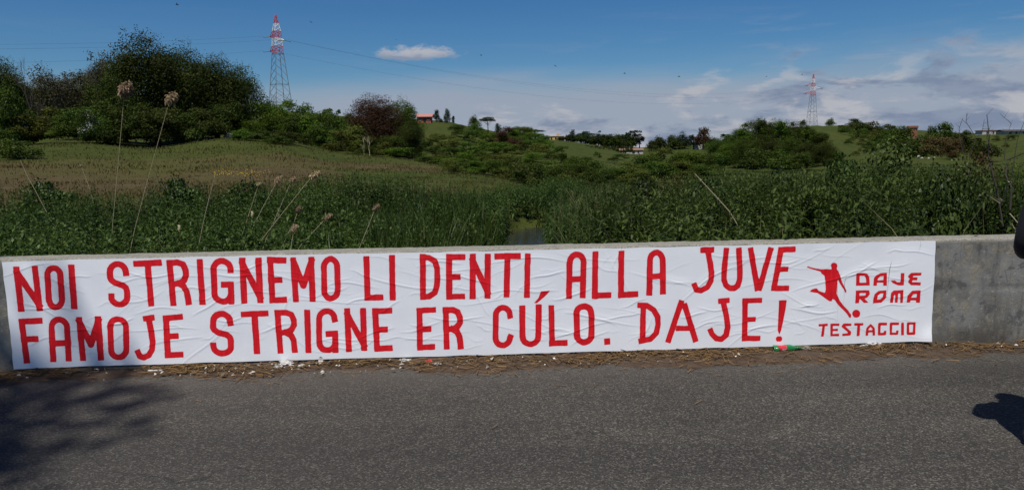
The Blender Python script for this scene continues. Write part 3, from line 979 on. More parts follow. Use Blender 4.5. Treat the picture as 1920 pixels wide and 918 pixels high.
def crown_mesh(name, seed, w, h, z0, lobes, leaves, leaf, shape='round', flat=1.0, density_in=.25):
    """foliage spread through irregular lobes that fill a crown w wide, from z0 to h"""
    rng = np.random.default_rng(seed)
    C, R = [], []
    H = h - z0
    while len(C) < lobes:
        p = rng.uniform(-1, 1, 3)
        if (p ** 2).sum() > 1:
            continue
        if shape == 'round':
            k = 1.0
        elif shape == 'cone':
            k = .25 + .75 * (1 - (p[2] + 1) / 2) ** .8
        elif shape == 'column':
            k = 1.0
        elif shape == 'dome':
            p[2] = abs(p[2]) * 1.9 - .95; k = math.sqrt(max(.05, 1 - max(0, p[2]) ** 2)) if p[2] > 0 else 1.
        elif shape == 'umbrella':
            p[2] *= .6; k = 1.0
        r = rng.uniform(.18, .36)
        c = np.array([p[0] * k * (1 - r) * w / 2, p[1] * k * (1 - r) * w / 2, z0 + H / 2 + p[2] * (1 - r * .8) * H / 2])
        C.append(c); R.append((r * w / 2 * rng.uniform(.8, 1.2), r * min(w, H) / 2 * flat * rng.uniform(.8, 1.15) * (1.25 if H > w else 1)))
    C, R = np.array(C), np.array(R)
    area = R[:, 0] * (R[:, 0] + R[:, 1])
    pick = rng.choice(len(C), leaves, p=area / area.sum())
    d = rand_unit(leaves, rng)
    d[:, 2] = np.where(d[:, 2] < -.7, -d[:, 2] * .6, d[:, 2])
    rad_ = np.where(rng.random(leaves) < density_in, rng.uniform(.35, .9, leaves), rng.normal(1.0, .065, leaves))
    rr = np.stack([R[pick, 0], R[pick, 0], R[pick, 1]], 1)
    lump = 1 + .22 * np.sin(d[:, 0] * 7 + pick) * np.sin(d[:, 1] * 6 + pick * 2) + .12 * np.sin(d[:, 2] * 13 + pick)
    P = C[pick] + d * rr * (rad_ * lump)[:, None]
    top = np.percentile(P[:, 2], 98.5)
    P[:, 2] = z0 + (P[:, 2] - z0) * (h - z0) / (top - z0)
    P[:, :2] *= (w / 2) / np.percentile(np.hypot(P[:, 0], P[:, 1]), 97)
    P[:, 2] = np.maximum(P[:, 2], .02 * h)
    nrm = d * .8 + rand_unit(leaves, rng) * .75 + np.array([0, 0, .3])
    nrm /= np.linalg.norm(nrm, axis=1, keepdims=True)
    lobe_t = rng.uniform(-.22, .22, len(C))
    tint = np.clip(rng.beta(2, 2.4, leaves) + lobe_t[pick], 0, 1)
    v, f, t = leaf_cloud(P, nrm, leaf * rng.uniform(.6, 1.35, leaves), rng, tint)
    return mesh_np(name, v, f, {'tint': t}), C, R


def wood_mesh(name, seed, h, r0, targets, lean=(0, 0), split=.45):
    """tapered trunk with limbs running out to the given points"""
    rng = random.Random(seed)
    mb = MB()
    pts = [Vector((lean[0] * t + rng.uniform(-.02, .02) * h * t, lean[1] * t + rng.uniform(-.02, .02) * h * t, h * t)) for t in (-.02, .1, .25, .42, .6, .8)]
    mb.tube(pts, [r0 * k for k in (1.35, 1., .85, .68, .45, .16)], 7)
    for c in targets:
        c = Vector(c)
        t = min(.72, max(split * .7, (c.z / h) * .62))
        base = Vector((lean[0] * t, lean[1] * t, h * t))
        mid = base.lerp(c, .5) + Vector((rng.uniform(-.05, .05) * h, rng.uniform(-.05, .05) * h, .03 * h))
        mb.tube([base, mid, c], [r0 * .36, r0 * .22, r0 * .05], 5)
    me = bpy.data.meshes.new(name)
    me.from_pydata([tuple(p) for p in mb.v], [], mb.f)
    for p in me.polygons:
        p.use_smooth = True
    me.update()
    return me


def twig_mesh(name, seed, h, r0, levels=5, spread=.55, up=.35, first=.35, kids=(2, 4), mat=None):
    """bare branching wood"""
    rng = random.Random(seed)
    mb = MB()

    def grow(p, d, ln, r, lv):
        n = 3
        pts = [p]
        for i in range(n):
            d = (d + Vector((rng.uniform(-1, 1), rng.uniform(-1, 1), rng.uniform(-.6, 1) * up)) * .16).normalized()
            pts.append(pts[-1] + d * ln / n)
        mb.tube(pts, [r, r * .85, r * .7, r * .55], 4 if lv < 2 else 3, cap=False)
        if lv >= levels:
            return
        for _ in range(rng.randint(*kids)):
            t = rng.uniform(.35, 1)
            q = pts[0].lerp(pts[-1], t) if t < .99 else pts[-1]
            nd_ = (d + Vector((rng.gauss(0, 1), rng.gauss(0, 1), rng.gauss(0, .6) + up)) * spread).normalized()
            grow(q, nd_, ln * rng.uniform(.5, .78), r * rng.uniform(.42, .6), lv + 1)
        grow(pts[-1], (d + Vector((rng.gauss(0, .2), rng.gauss(0, .2), up * .5))).normalized(), ln * .7, r * .55, lv + 1)

    grow(Vector((0, 0, -.02 * h)), Vector((0, 0, 1)), h * first, r0, 0)
    top = max(v.z for v in mb.v)
    for v in mb.v:
        v *= h / top
    me = bpy.data.meshes.new(name)
    me.from_pydata([tuple(p) for p in mb.v], [], mb.f)
    me.update()
    return me


def tree_kind(name, seed, w, h, z0, lobes, leaves, leaf, shape, r0, **kw):
    cm, C, R = crown_mesh(name + '_crown', seed, w, h, z0, lobes, leaves, leaf, shape, **kw)
    order = np.argsort(-R[:, 0])[:9]
    return dict(crown=cm, trunk=wood_mesh(name + '_trunk', seed, h, r0, C[order]), w=w, h=h)


OAKS = [tree_kind('oak', 100 + i, 10.5, 12, .1, 50, 36000, .225, 'dome' if i in (1, 3) else 'round', .34) for i in range(4)]
SHRUBS = [dict(crown=crown_mesh('shrub', 200 + i, 5, 4.2, .0, 18, 6000, .20, 'dome')[0], w=5, h=4.2) for i in range(5)]
SCRUB = [dict(crown=crown_mesh('scrub', 250 + i, 4, 2.2, .0, 14, 2600, .18, 'dome')[0], w=4, h=2.2) for i in range(4)]
SPARSE = [tree_kind('young_tree', 300 + i, 5.5, 9, .6, 30, 2600, .26, 'round', .16) for i in range(3)]
SPARSEW = [twig_mesh('young_tree_branches', 320 + i, 9.0, .17, 5, .5, .5) for i in range(3)]
BARE = [twig_mesh('bare_branches', 330 + i, 11.5, .2, 5, .42, .55, .32) for i in range(2)]
FARTREE = [tree_kind('far_tree', 400 + i, 9, 10, .1, 26, 2600, .6, 'dome', .3) for i in range(4)]
UMBRELLA = [tree_kind('umbrella_pine', 430 + i, 10, 9, 5.0, 18, 1700, .5, 'umbrella', .3, flat=.8) for i in range(2)]
COLUMN = [tree_kind('column_tree', 450 + i, 4.0, 11, .6, 22, 1500, .5, 'column', .2) for i in range(3)]


def place_tree(name, kind, px, top, base, d, wpx, mat, label, cat='tree', group=None, trunk='bark', rot=None, sink=.0, wood=None):
    if d is None:
        d = hit(px, base)
    b = at(px, base, d)
    z = land1(b.x, b.y) - sink
    h = max(.4, at(px, top, d).z - z)
    w = wpx / 1352. * d
    rz = random.uniform(0, 6.28) if rot is None else rot
    sc = (w / kind['w'], w / kind['w'] * random.uniform(.9, 1.1), h / kind['h'])
    if 'trunk' in kind:
        root = empty(name, (b.x, b.y, z), rz, sc)
        link('trunk', wood or kind['trunk'], M[trunk], root)
        link('crown', kind['crown'], M[mat], root)
    else:
        root = link(name, kind['crown'], M[mat], None, (b.x, b.y, z))
        root.rotation_euler = (0, 0, rz); root.scale = sc
    return tag(root, label, cat, group)


# ---- the wood on the left
ORD = ('first', 'second', 'third', 'fourth', 'fifth', 'sixth', 'seventh', 'eighth', 'ninth', 'tenth', 'eleventh', 'twelfth', 'thirteenth', 'fourteenth', 'fifteenth', 'sixteenth', 'seventeenth', 'eighteenth')


def rank(px, row):
    return ORD[sorted(row).index(px)]


G_W = 'trees of the wood behind the dry field'
place_tree('broadleaf_tree', OAKS[3], 14, 121, 262, 104, 105, 'oak', 'dark green broadleaf tree at the far left end of the wood', group=G_W)
b = at(62, 262, 86)
root = empty('bare_tree', (b.x, b.y, land1(b.x, b.y)), .4)
link('trunk', BARE[0], M['deadwood'], root).scale = (.55, .55, (at(62, 101, 86).z - root.location.z) / 11.5)
tag(root, 'tall bare dead tree with forked twigs above the left wood', 'tree', G_W)
for i, (px, top, base, d, w, lab) in enumerate((
        (108, 128, 264, 92, 80, 'sparse greyish young tree just beyond the bare dead tree'),
        (150, 139, 264, 96, 75, 'thin-leaved greyish tree third from the left end of the wood'),
        (186, 112, 264, 97, 60, 'half-bare slender tree beside the oaks on their left side'),
        (234, 90, 262, 108, 70, 'half-bare tree whose twigs stand against the sky beside the tallest oak'))):
    place_tree('young_tree', SPARSE[i % 3], px, top, base, d, w, 'sparse', lab, group=G_W, trunk='greybark', wood=SPARSEW[i % 3])
for i, (px, top, base, d, w, mt, lab) in enumerate((
        (296, 80, 264, 98, 150, 'oak', 'tallest dark green oak in the middle of the wood'),
        (236, 125, 266, 95, 120, 'oak', 'dark oak standing behind the tallest reed plume'),
        (352, 101, 264, 103, 135, 'oak', 'broad dark green oak next to the tallest oak on its right'),
        (408, 118, 258, 106, 115, 'oak', 'rounded dark oak second from the right end of the wood'),
        (449, 133, 252, 110, 95, 'mid', 'lighter green oak at the right end of the wood'))):
    place_tree('oak_tree', OAKS[i % 4], px, top, base, d, w, mt, lab, group=G_W)
for px, top, d, w, mt, lab in ((45, 160, 116, 90, 'olive', 'dull olive tree behind the bare dead tree'), (95, 152, 118, 85, 'sparse', 'grey-green tree closing the wood between the sparse young trees'),
                              (135, 158, 116, 85, 'olive', 'olive tree filling the wood right of the sparse young tree'), (178, 140, 117, 80, 'sparse', 'greyish tree behind the half-bare slender tree'), (212, 128, 116, 80, 'oak', 'dark tree between the half-bare trees and the oaks')):
    place_tree('backing_tree', OAKS[px % 4], px, top, 264, d, w, mt, lab, group=G_W)
G_U = 'undergrowth shrubs at the foot of the left wood'
U_ROW = (28, 95, 150, 205, 262, 318, 368, 412, 60, 125, 180, 225, 285, 340, 390, 432, 5)
for i, (px, top, base, d, w, mt) in enumerate((
        (28, 195, 266, 84, 85, 'mid'), (95, 205, 268, 84, 80, 'olive'), (150, 205, 268, 85, 80, 'mid'), (205, 195, 268, 88, 85, 'oak'), (262, 200, 268, 90, 80, 'oak'),
        (318, 205, 268, 92, 75, 'oak'), (368, 205, 262, 97, 70, 'oak'), (412, 200, 256, 101, 60, 'oak'), (60, 215, 268, 82, 70, 'olive'), (125, 220, 268, 82, 70, 'mid'), (180, 222, 268, 84, 60, 'mid'), (225, 210, 269, 85, 80, 'oak'), (285, 212, 270, 88, 80, 'oak'), (340, 214, 268, 92, 75, 'oak'), (390, 210, 262, 97, 70, 'oak'), (432, 190, 254, 104, 60, 'oak'), (5, 212, 268, 80, 70, 'mid'))):
    place_tree('undergrowth_shrub', SHRUBS[i % 5], px, top, base, d, w * 1.1, mt, '%s dense shrub from the left along the foot of the wood' % rank(px, U_ROW), 'shrub', G_U)
place_tree('bramble_bush', SCRUB[1], 22, 263, 290, 55, 100, 'mid', 'low dark bramble bush at the left edge of the dry field', 'bush')
# hawthorns in flower
HAW = crown_mesh('blossom', 260, 4.6, 4.0, .6, 14, 700, .16, 'dome')[0]
M['blossom'] = leaf_mat('blossom_petal', (.38, .38, .34), (.62, .62, .58), trans=.2)
for px, top, base, d, w, lab in ((18, 168, 262, 81, 55, 'shrub dotted with white blossom at the far left of the wood'), (168, 205, 264, 80, 42, 'small shrub with white blossom before the half-bare trees')):
    o = place_tree('flowering_shrub', dict(crown=SHRUBS[2]['crown'], w=5, h=4.2), px, top, base, d, w, 'mid', lab, 'shrub')
    link('blossom', HAW, M['blossom'], o)

# ---- bright shrubs and hedgerow between the wood and the copper tree
G_B = 'spring-green shrubs below the near pylon'
for i, (px, top, base, d, w, mt) in enumerate((
        (462, 205, 272, 112, 70, 'bright'), (497, 192, 272, 118, 72, 'bright'), (540, 192, 276, 116, 75, 'bright'), (578, 200, 280, 117, 66, 'bright'), (515, 215, 276, 106, 66, 'bright'),
        (555, 222, 280, 107, 66, 'mid'), (608, 212, 286, 119, 60, 'mid'), (598, 232, 288, 109, 62, 'mid'), (640, 225, 290, 118, 60, 'mid'), (470, 228, 268, 104, 62, 'bright'), (630, 248, 292, 107, 60, 'olive'))):
    place_tree('spring_shrub', SHRUBS[(i + 1) % 5], px, top, base, d, w, mt, '%s green shrub from the left in the thicket below the near pylon' % rank(px, (462, 497, 540, 578, 515, 555, 608, 598, 640, 470, 630)), 'shrub', G_B)
for i, (px, top, w, lab) in enumerate(((614, 205, 26, 'small dark pointed tree left of the copper-leaved tree'), (641, 208, 22, 'slim dark tree against the sky beside the copper-leaved tree'))):
    place_tree('small_tree', COLUMN[i], px, top, 280, 135, w, 'mid', lab)
place_tree('copper_tree', OAKS[3], 704, 188, 290, 122, 104, 'copper', 'rounded reddish-brown copper-leaved tree on the hillside')
place_tree('green_tree', OAKS[2], 754, 194, 288, 134, 84, 'bright', 'light green tree standing against the copper-leaved tree')
place_tree('dark_tree', OAKS[0], 772, 232, 302, 118, 56, 'oak', 'dark green tree at the lower right foot of the copper-leaved tree')
G_F = 'shrubs before the copper-leaved tree'
for i, (px, top, base, d, w, mt) in enumerate(((668, 238, 294, 112, 60, 'olive'), (690, 258, 294, 108, 52, 'mid'), (730, 256, 296, 110, 54, 'mid'), (662, 215, 290, 122, 50, 'mid'), (722, 268, 298, 106, 44, 'olive'))):
    place_tree('hillside_shrub', SHRUBS[i % 5], px, top, base, d, w, mt, '%s dark shrub from the left at the foot of the copper-leaved tree' % rank(px, (668, 690, 730, 662, 722)), 'shrub', G_F)
for i, (px, lab) in enumerate(((683, 'thin pale bare trunk leaning below the copper-leaved tree, left one'), (693, 'thin pale bare trunk leaning below the copper-leaved tree, right one'))):
    b = at(px, 288, 104)
    me = twig_mesh('bare_sapling', 340 + i, 3.0, .06, 3, .35, .7, .5)
    tag(link('bare_sapling', me, M['cane'], None, (b.x, b.y, land1(b.x, b.y))), lab, 'sapling')
# bramble hedgerow along the upper edge of the field
G_H = 'bramble hedgerow along the upper edge of the field'
for i in range(30):
    t = i / 29.
    px = 455 + t * 480 + random.uniform(-8, 8)
    base = 262 + t * 66 - 10 * math.sin(t * 3.1) + random.uniform(-2, 5)
    d = 98 - 26 * t
    place_tree('hedgerow_bramble', SCRUB[i % 4], px, base - random.uniform(13, 22) * (1.1 - .3 * t), base, None, random.uniform(45, 72), random.choice(('mid', 'mid', 'oak', 'bright')), 'low green bramble in the hedgerow along the upper edge of the field', 'bramble', G_H)

# ---- scrub on the hillside right of the copper tree
G_S = 'scrub on the hillside below the red house'
hs = [(820, 262), (850, 268), (880, 262), (905, 258), (935, 262), (960, 262), (985, 275), (1010, 285), (1035, 292), (1055, 300), (1075, 312), (1000, 300), (970, 288), (940, 285), (910, 282), (880, 285),
      (850, 290), (830, 300), (870, 305), (905, 302), (935, 306), (965, 310), (1030, 318), (1060, 325), (1000, 322), (925, 322), (890, 318), (1085, 330), (1100, 322), (960, 330), (1040, 335), (1070, 340), (845, 318),
      (815, 280), (860, 250), (895, 246), (1025, 274), (1048, 284), (1110, 338), (995, 262), (1012, 268), (975, 250), (990, 252)]
for i, (px, py) in enumerate(hs):
    t = (py - 245) / 95.
    d = 215 * (1 - t) + 95 * t
    w = random.uniform(40, 66) * (.8 + .35 * t)
    mt = random.choice(('olive', 'mid', 'bright', 'bright', 'olive', 'mid'))
    place_tree('hillside_scrub', (SCRUB + SHRUBS)[i % 7], px, py - random.uniform(20, 34) * (.8 + .4 * t) * (.36 if px > 1012 and py < 312 else .62), py + 8, None, w, mt, '%s scrub bush %s' % ({'olive': 'olive-grey', 'mid': 'dark green', 'bright': 'fresh green', 'brown': 'brownish'}[mt],
                'high on the hillside under the crest trees' if py < 262 else 'right of the copper-leaved tree, halfway up the hillside' if px < 930 and py < 300 else
                'on the nose of the hill left of the valley field' if py < 300 else 'at the foot of the hillside behind the hedgerow' if px < 980 else 'on the lower slope above the stream bush'), 'bush', G_S)
place_tree('russet_bush', SHRUBS[1], 955, 240, 268, 190, 56, 'copper', 'russet brown bush high on the hillside right of the red house', 'bush')
place_tree('streamside_bush', SHRUBS[3], 990, 306, 366, 38, 74, 'oak', 'round green bush on the bank where the stream disappears', 'bush')

# ---- crest trees near the red house
for px, top, base, w, k, lab in ((819, 207, 232, 15, FARTREE[0], 'dark round tree right beside the red house'), (839, 205, 232, 15, FARTREE[1], 'airy taller tree second to the right of the red house'),
                                 (827, 222, 233, 8, FARTREE[2], 'tiny dark bush between the two trees beside the red house'), (850, 218, 232, 8, COLUMN[0], 'smallest slim tree third to the right of the red house'),
                                 (888, 218, 240, 22, FARTREE[3], 'light green tree on the crest beside a dark spreading one'), (915, 220, 243, 34, UMBRELLA[0], 'dark spreading pine on the crest right of the red house'),
                                 (934, 232, 248, 16, FARTREE[1], 'small dark tree at the right end of the crest group')):
    place_tree('crest_tree', k, px, top, base, 255, w, 'pine' if w != 22 else 'bright', lab)
# ---- skyline of the valley
sky_trees = [
    (968, 238, 262, 300, 26, FARTREE[2], 'bright', 'light green tree on the skyline left of the yellow house'), (1004, 243, 268, 420, 36, UMBRELLA[1], 'pine', 'flat-topped pine on the skyline just left of the yellow house'),
    (985, 243, 266, 380, 20, FARTREE[0], 'pine', 'dark round tree between the light green tree and the flat-topped pine'),
    (1073, 244, 266, 500, 14, FARTREE[1], 'pine', 'small dark round tree right of the yellow house'), (1097, 247, 268, 505, 32, UMBRELLA[0], 'pine', 'dome-shaped umbrella pine right of the yellow house'),
    (1062, 256, 270, 470, 30, FARTREE[3], 'oak', 'low dark tree directly beneath the small round skyline tree'), (1126, 246, 272, 500, 13, COLUMN[1], 'pine', 'slender pointed cypress on the valley skyline'),
    (1116, 256, 273, 490, 24, FARTREE[0], 'oak', 'dark tree at the foot of the slender cypress, left side'), (1142, 254, 275, 480, 26, FARTREE[2], 'pine', 'dark tree right of the slender cypress'),
    (1160, 257, 277, 480, 24, FARTREE[1], 'pine', 'dark tree left of the twin tall column trees'), (1173, 250, 278, 470, 14, COLUMN[2], 'pine', 'left one of the twin tall dark column trees'),
    (1186, 245, 279, 470, 18, COLUMN[0], 'pine', 'middle tall dark column tree above the long low building'), (1199, 246, 279, 470, 18, COLUMN[1], 'pine', 'right-hand tall dark column tree above the long low building'),
    (1238, 258, 285, 440, 34, FARTREE[3], 'oak', 'broad dark tree at the right side of the sky gap'), (1222, 264, 285, 430, 24, FARTREE[0], 'oak', 'low dark tree right at the sky gap in the valley'),
    (1262, 254, 284, 450, 30, FARTREE[1], 'oak', 'dark tree second from the sky gap, right side'), (1279, 249, 282, 455, 26, FARTREE[2], 'pine', 'dark tree left of the tall russet-topped tree'),
    (1318, 241, 282, 430, 32, FARTREE[0], 'copper', 'tall russet-topped tree near the right mound'), (1300, 254, 280, 440, 18, COLUMN[2], 'pine', 'slim dark tree left against the tall russet-topped tree'),
    (1338, 258, 284, 400, 26, FARTREE[3], 'oak', 'dark green tree right below the tall russet-topped tree'),
]
for px, top, base, d, w, k, mt, lab in sky_trees:
    place_tree('skyline_tree', k, px, top, base, d, w * 1.15, mt, lab, group='trees on the valley skyline')
for i in range(20):
    px = (1066 + i * 8.0) if i < 16 else (1236 + (i - 16) * 26)
    place_tree('distant_tree', FARTREE[i % 4], px, 253 + (i * 7 % 7) + (px > 1220) * 5, 280, 470, 24 + (i * 5) % 8, ('oak', 'pine', 'mid')[i % 3], 'low dark tree in the continuous tree belt across the valley', group='tree belt across the valley')
G_V = 'orchard bushes in rows on the valley field'
for i in range(13):
    place_tree('orchard_bush', SCRUB[i % 4], 1085 + i * 8.2, 272.5 + (i % 2) * 1.2, 279, 400, 9, 'oak', 'tiny dark bush in the row across the valley field', 'bush', G_V)
for i, (px, py, w) in enumerate(((1118, 290, 10), (1124, 293, 8), (1165, 295, 30), (1150, 300, 26), (1100, 300, 30))):
    place_tree('valley_bush', SCRUB[i % 4], px, py - 6, py + 5, None, w, 'mid', 'small green bush standing on the valley meadow', 'bush', 'bushes on the valley meadow')

# ---- right of the valley: streamside shrubs and the wooded mound
G_R = 'light shrubs in the dip before the wooded mound'
for i, (px, top, base, d, w, mt) in enumerate(((1210, 292, 330, 120, 60, 'mid'), (1250, 280, 325, 150, 70, 'olive'), (1285, 286, 328, 130, 64, 'bright'), (1318, 290, 328, 140, 54, 'mid'), (1180, 305, 335, 100, 60, 'olive'),
                                               (1232, 304, 335, 105, 66, 'mid'), (1275, 305, 335, 104, 62, 'olive'), (1150, 316, 342, 80, 64, 'mid'), (1310, 308, 333, 108, 56, 'mid'), (1195, 322, 345, 80, 70, 'olive'))):
    place_tree('dip_shrub', SHRUBS[i % 5], px, top, base, None, w * 1.15, mt, '%s loose green shrub from the left in the dip before the wooded mound' % rank(px, (1210, 1250, 1285, 1318, 1180, 1232, 1275, 1150, 1310, 1195)), 'shrub', G_R)
G_M = 'trees covering the wooded mound below the far pylon'
for i, (px, top, base, d, w, mt) in enumerate((
        (1352, 262, 300, 235, 56, 'mid'), (1385, 244, 295, 255, 66, 'bright'), (1418, 228, 290, 262, 66, 'mid'), (1455, 230, 292, 258, 64, 'mid'), (1488, 232, 292, 262, 52, 'oak'), (1518, 243, 300, 255, 54, 'mid'),
        (1368, 272, 315, 205, 60, 'bright'), (1402, 262, 316, 195, 64, 'mid'), (1440, 258, 316, 196, 66, 'oak'), (1478, 262, 318, 190, 62, 'mid'), (1512, 270, 320, 180, 60, 'oak'), (1545, 272, 320, 175, 56, 'oak'),
        (1340, 288, 322, 170, 52, 'mid'), (1420, 280, 322, 165, 62, 'oak'), (1460, 284, 322, 162, 60, 'mid'), (1500, 288, 322, 160, 56, 'mid'), (1568, 286, 320, 165, 36, 'mid'), (1540, 250, 290, 250, 40, 'mid'))):
    place_tree('mound_tree', OAKS[i % 4] if i < 12 else SHRUBS[i % 5], px, top, base, d, w * 1.05, mt, '%s tree from the left in the %s row of the wooded mound' % ((rank(px, (1352, 1385, 1418, 1455, 1488, 1518, 1540)), 'top') if i < 6 or i == 17 else (rank(px, (1368, 1402, 1440, 1478, 1512, 1545)), 'middle') if i < 12 else (rank(px, (1340, 1420, 1460, 1500, 1568)), 'front')), 'tree', G_M)
for i, (px, top, w) in enumerate(((1362, 252, 15), (1398, 233, 16), (1428, 226, 18), (1462, 229, 15), (1484, 231, 14), (1508, 238, 14))):
    place_tree('pointed_tree', COLUMN[i % 3], px, top, 292, 250, w * 1.5, ('mid', 'bright')[i % 2], '%s small pointed treetop from the left on the mound skyline' % ORD[i], 'tree', G_M)
# ---- open right slope
for px, top, base, d, w, mt, lab in ((1558, 222, 238, 440, 20, 'mid', 'small round tree on the crest right beside the far pylon'), (1602, 223, 240, 440, 31, 'oak', 'domed dark tree alone on the crest right of the far pylon'),
                                     (1505, 225, 240, 460, 14, 'mid', 'thin tree at the left foot of the far pylon'),
                                     (1690, 238, 285, 330, 56, 'mid', 'broad green tree left of the brick tower'), (1722, 258, 295, 290, 60, 'oak', 'dark tree below the brick tower'),
                                     (1768, 232, 290, 330, 52, 'mid', 'rounded green tree right of the brick tower'), (1745, 238, 280, 350, 26, 'mid', 'slim green tree close against the brick tower on its right'),
                                     (1800, 252, 300, 300, 60, 'oak', 'dark tree right of the rounded green tree by the brick tower'), (1842, 268, 315, 220, 56, 'oak', 'low dark tree at the right end of the tree row')):
    place_tree('slope_tree', FARTREE[(px // 7) % 4], px, top, base, d, w, mt, lab)
for px, top, base, d, w, lab in ((1752, 258, 302, 250, 62, 'large tawny brown shrub below the brick tower'), (1790, 262, 304, 240, 48, 'smaller tawny brown shrub right of the large one')):
    place_tree('tawny_shrub', SHRUBS[px % 5], px, top, base, d, w, 'brown', lab, 'shrub')
G_K = 'scattered bushes on the open slope right of the far pylon'
for i, (px, py, w) in enumerate(((1585, 250, 16), (1610, 258, 20), (1625, 265, 16), (1645, 252, 18), (1660, 262, 22), (1640, 275, 20), (1600, 242, 14), (1665, 245, 16), (1590, 268, 10), (1620, 283, 12), (1655, 285, 16),
                                 (1612, 247, 22), (1632, 247, 24), (1670, 275, 26), (1690, 282, 24), (1648, 266, 18), (1605, 290, 9), (1870, 262, 10), (1895, 262, 12), (1596, 244, 14), (1618, 252, 15), (1638, 258, 18), (1655, 255, 16), (1628, 275, 13), (1652, 276, 17), (1678, 266, 20), (1580, 243, 11), (1666, 288, 18), (1600, 262, 9), (1612, 270, 8), (1835, 268, 12), (1855, 280, 14), (1885, 275, 9))):
    place_tree('slope_bush', SCRUB[i % 4], px, py - w * .75, py + 4, None, w * 1.8, random.choice(('mid', 'olive', 'oak')), 'scattered bush on the open slope right of the far pylon', 'bush', G_K)
for i, (px, w) in enumerate(((1652, 14), (1668, 12), (1812, 20), (1862, 10))):
    place_tree('ridge_bush', FARTREE[i % 4], px, 241 + (px > 1700) * 3, 252, 400, w, 'oak', 'tiny dark bush on the skyline of the right slope', 'bush', 'bushes on the right skyline')



# ------------------------------------------------------------------ meadow grass, stuff nobody could count
def blades(P, h, w, lean, rng, tint, seg=3):
    """curved tapering blades rooted at P"""
    n = len(P)
    a = rng.uniform(0, 6.283, n)
    side = np.stack([np.cos(a), np.sin(a), 0 * a], -1)
    b = rng.uniform(0, 6.283, n)
    bend = np.stack([np.cos(b), np.sin(b), 0 * b], -1) * (lean * h)[:, None]
    V = []
    for k in range(seg):
        t = k / seg
        c = P + bend * t ** 2 + np.array([0, 0, 1]) * (h * (t - .25 * lean * t ** 2))[:, None]
        ww = (w * (1 - t * .75) * (.6 + .8 * min(t * 2, 1)))[:, None] * .5
        V += [c - side * ww, c + side * ww]
    V.append(P + bend + np.array([0, 0, 1]) * (h * (1 - .25 * lean))[:, None])
    V = np.stack(V, 1)
    nv = V.shape[1]
    F = []
    for k in range(seg - 1):
        i = 2 * k
        F += [(i, i + 1, i + 3), (i, i + 3, i + 2)]
    i = 2 * (seg - 1)
    F.append((i, i + 1, i + 2))
    F = (np.array(F)[None] + (np.arange(n) * nv)[:, None, None]).reshape(-1, 3)
    return V.reshape(-1, 3), F, np.repeat(tint, nv)


def scatter_polar(n, a0, a1, d0, d1, rng, power=1.0):
    a = np.radians(rng.uniform(a0, a1, n)); d = np.exp(rng.uniform(math.log(d0), math.log(d1), n)) if power == 0 else (rng.uniform(d0 ** power, d1 ** power, n)) ** (1 / power)
    return np.sin(a) * d / np.cos(a) * np.cos(a), np.cos(a) * d


def meadow():
    rng = np.random.default_rng(50)
    x, y = scatter_polar(48000, -40, 2, 18, 100, rng, 0)
    z = land(x, y); dist = np.hypot(x, y)
    clump = vnoise(x * .5, y * .5, 61)
    k = rng.random(len(x)) < .55 + .5 * clump
    x, y, z, dist, clump = x[k], y[k], z[k], dist[k], clump[k]
    h = (.08 + .10 * rng.random(len(x)) + .06 * clump) * (1 + .5 * (dist > 50))
    tint = np.clip(.25 + .6 * dry_mask(x, y) * rng.random(len(x)) + .2 * vnoise(x * .12, y * .12, 62), 0, 1)
    v, f, t = blades(np.stack([x, y, z - .03], -1), h, .012 + dist * .0009, rng.uniform(.1, .5, len(x)), rng, tint, 2)
    tag(link('meadow_grass', mesh_np('meadow_grass', v, f, {'tint': t}), M['meadow']), 'dry brownish grass of the field before the wood', 'grass', None, 'stuff')
    x, y = scatter_polar(60000, 2, 42, 20, 170, rng, 0)
    z = land(x, y); dist = np.hypot(x, y)
    h = (.14 + .16 * rng.random(len(x)) + .10 * vnoise(x * .5, y * .5, 63))
    tint = np.clip(.25 + .35 * rng.random(len(x)) + .3 * vnoise(x * .08, y * .08, 64), 0, 1)
    v, f, t = blades(np.stack([x, y, z - .03], -1), h, .012 + dist * .0009, rng.uniform(.1, .5, len(x)), rng, tint, 2)
    tag(link('valley_grass', mesh_np('valley_grass', v, f, {'tint': t}), M['blade']), 'green meadow grass in the valley right of the stream', 'grass', None, 'stuff')
    # patch of yellow flowers in the field
    c = at(445, 337, hit(445, 337, 20, 60))
    n = 110
    P = np.stack([c.x + rng.normal(0, .7, n), c.y + rng.normal(0, .6, n), np.zeros(n)], -1)
    P[:, 2] = land(P[:, 0], P[:, 1]) + rng.uniform(.25, .5, n)
    v, f, t = leaf_cloud(P, rand_unit(n, rng) * .4 + np.array([0, -.4, .8]), np.full(n, .06), rng, rng.random(n), .9)
    m = leaf_mat('yellow_petal', (.45, .28, .01), (.62, .42, .02), trans=.2)
    tag(link('yellow_flowers', mesh_np('yellow_flowers', v, f, {'tint': t}), m), 'patch of yellow flowers in the dry field', 'flowers', None, 'stuff')


meadow()


# ------------------------------------------------------------------ nettle banks behind the wall
def leaf_blades(base, out, up, length, width, droop, tint):
    """five-cornered pointed leaves folded along the midrib"""
    side = np.cross(out, up); side /= np.linalg.norm(side, axis=1, keepdims=True) + 1e-9
    L, W = length[:, None], width[:, None]
    dn = -np.array([0, 0, 1]) * (droop * length)[:, None]
    m = base + out * L * .42 + dn * .18
    tip = base + out * L * .95 + dn
    lift = up * W * .22
    V = np.stack([base, m + side * W * .5 + lift, m, m - side * W * .5 + lift, tip], 1)
    n = len(base)
    F = (np.array([(0, 2, 1), (0, 3, 2), (1, 2, 4), (2, 3, 4)])[None] + (np.arange(n) * 5)[:, None, None]).reshape(-1, 3)
    return V.reshape(-1, 3), F, np.repeat(tint, 5)


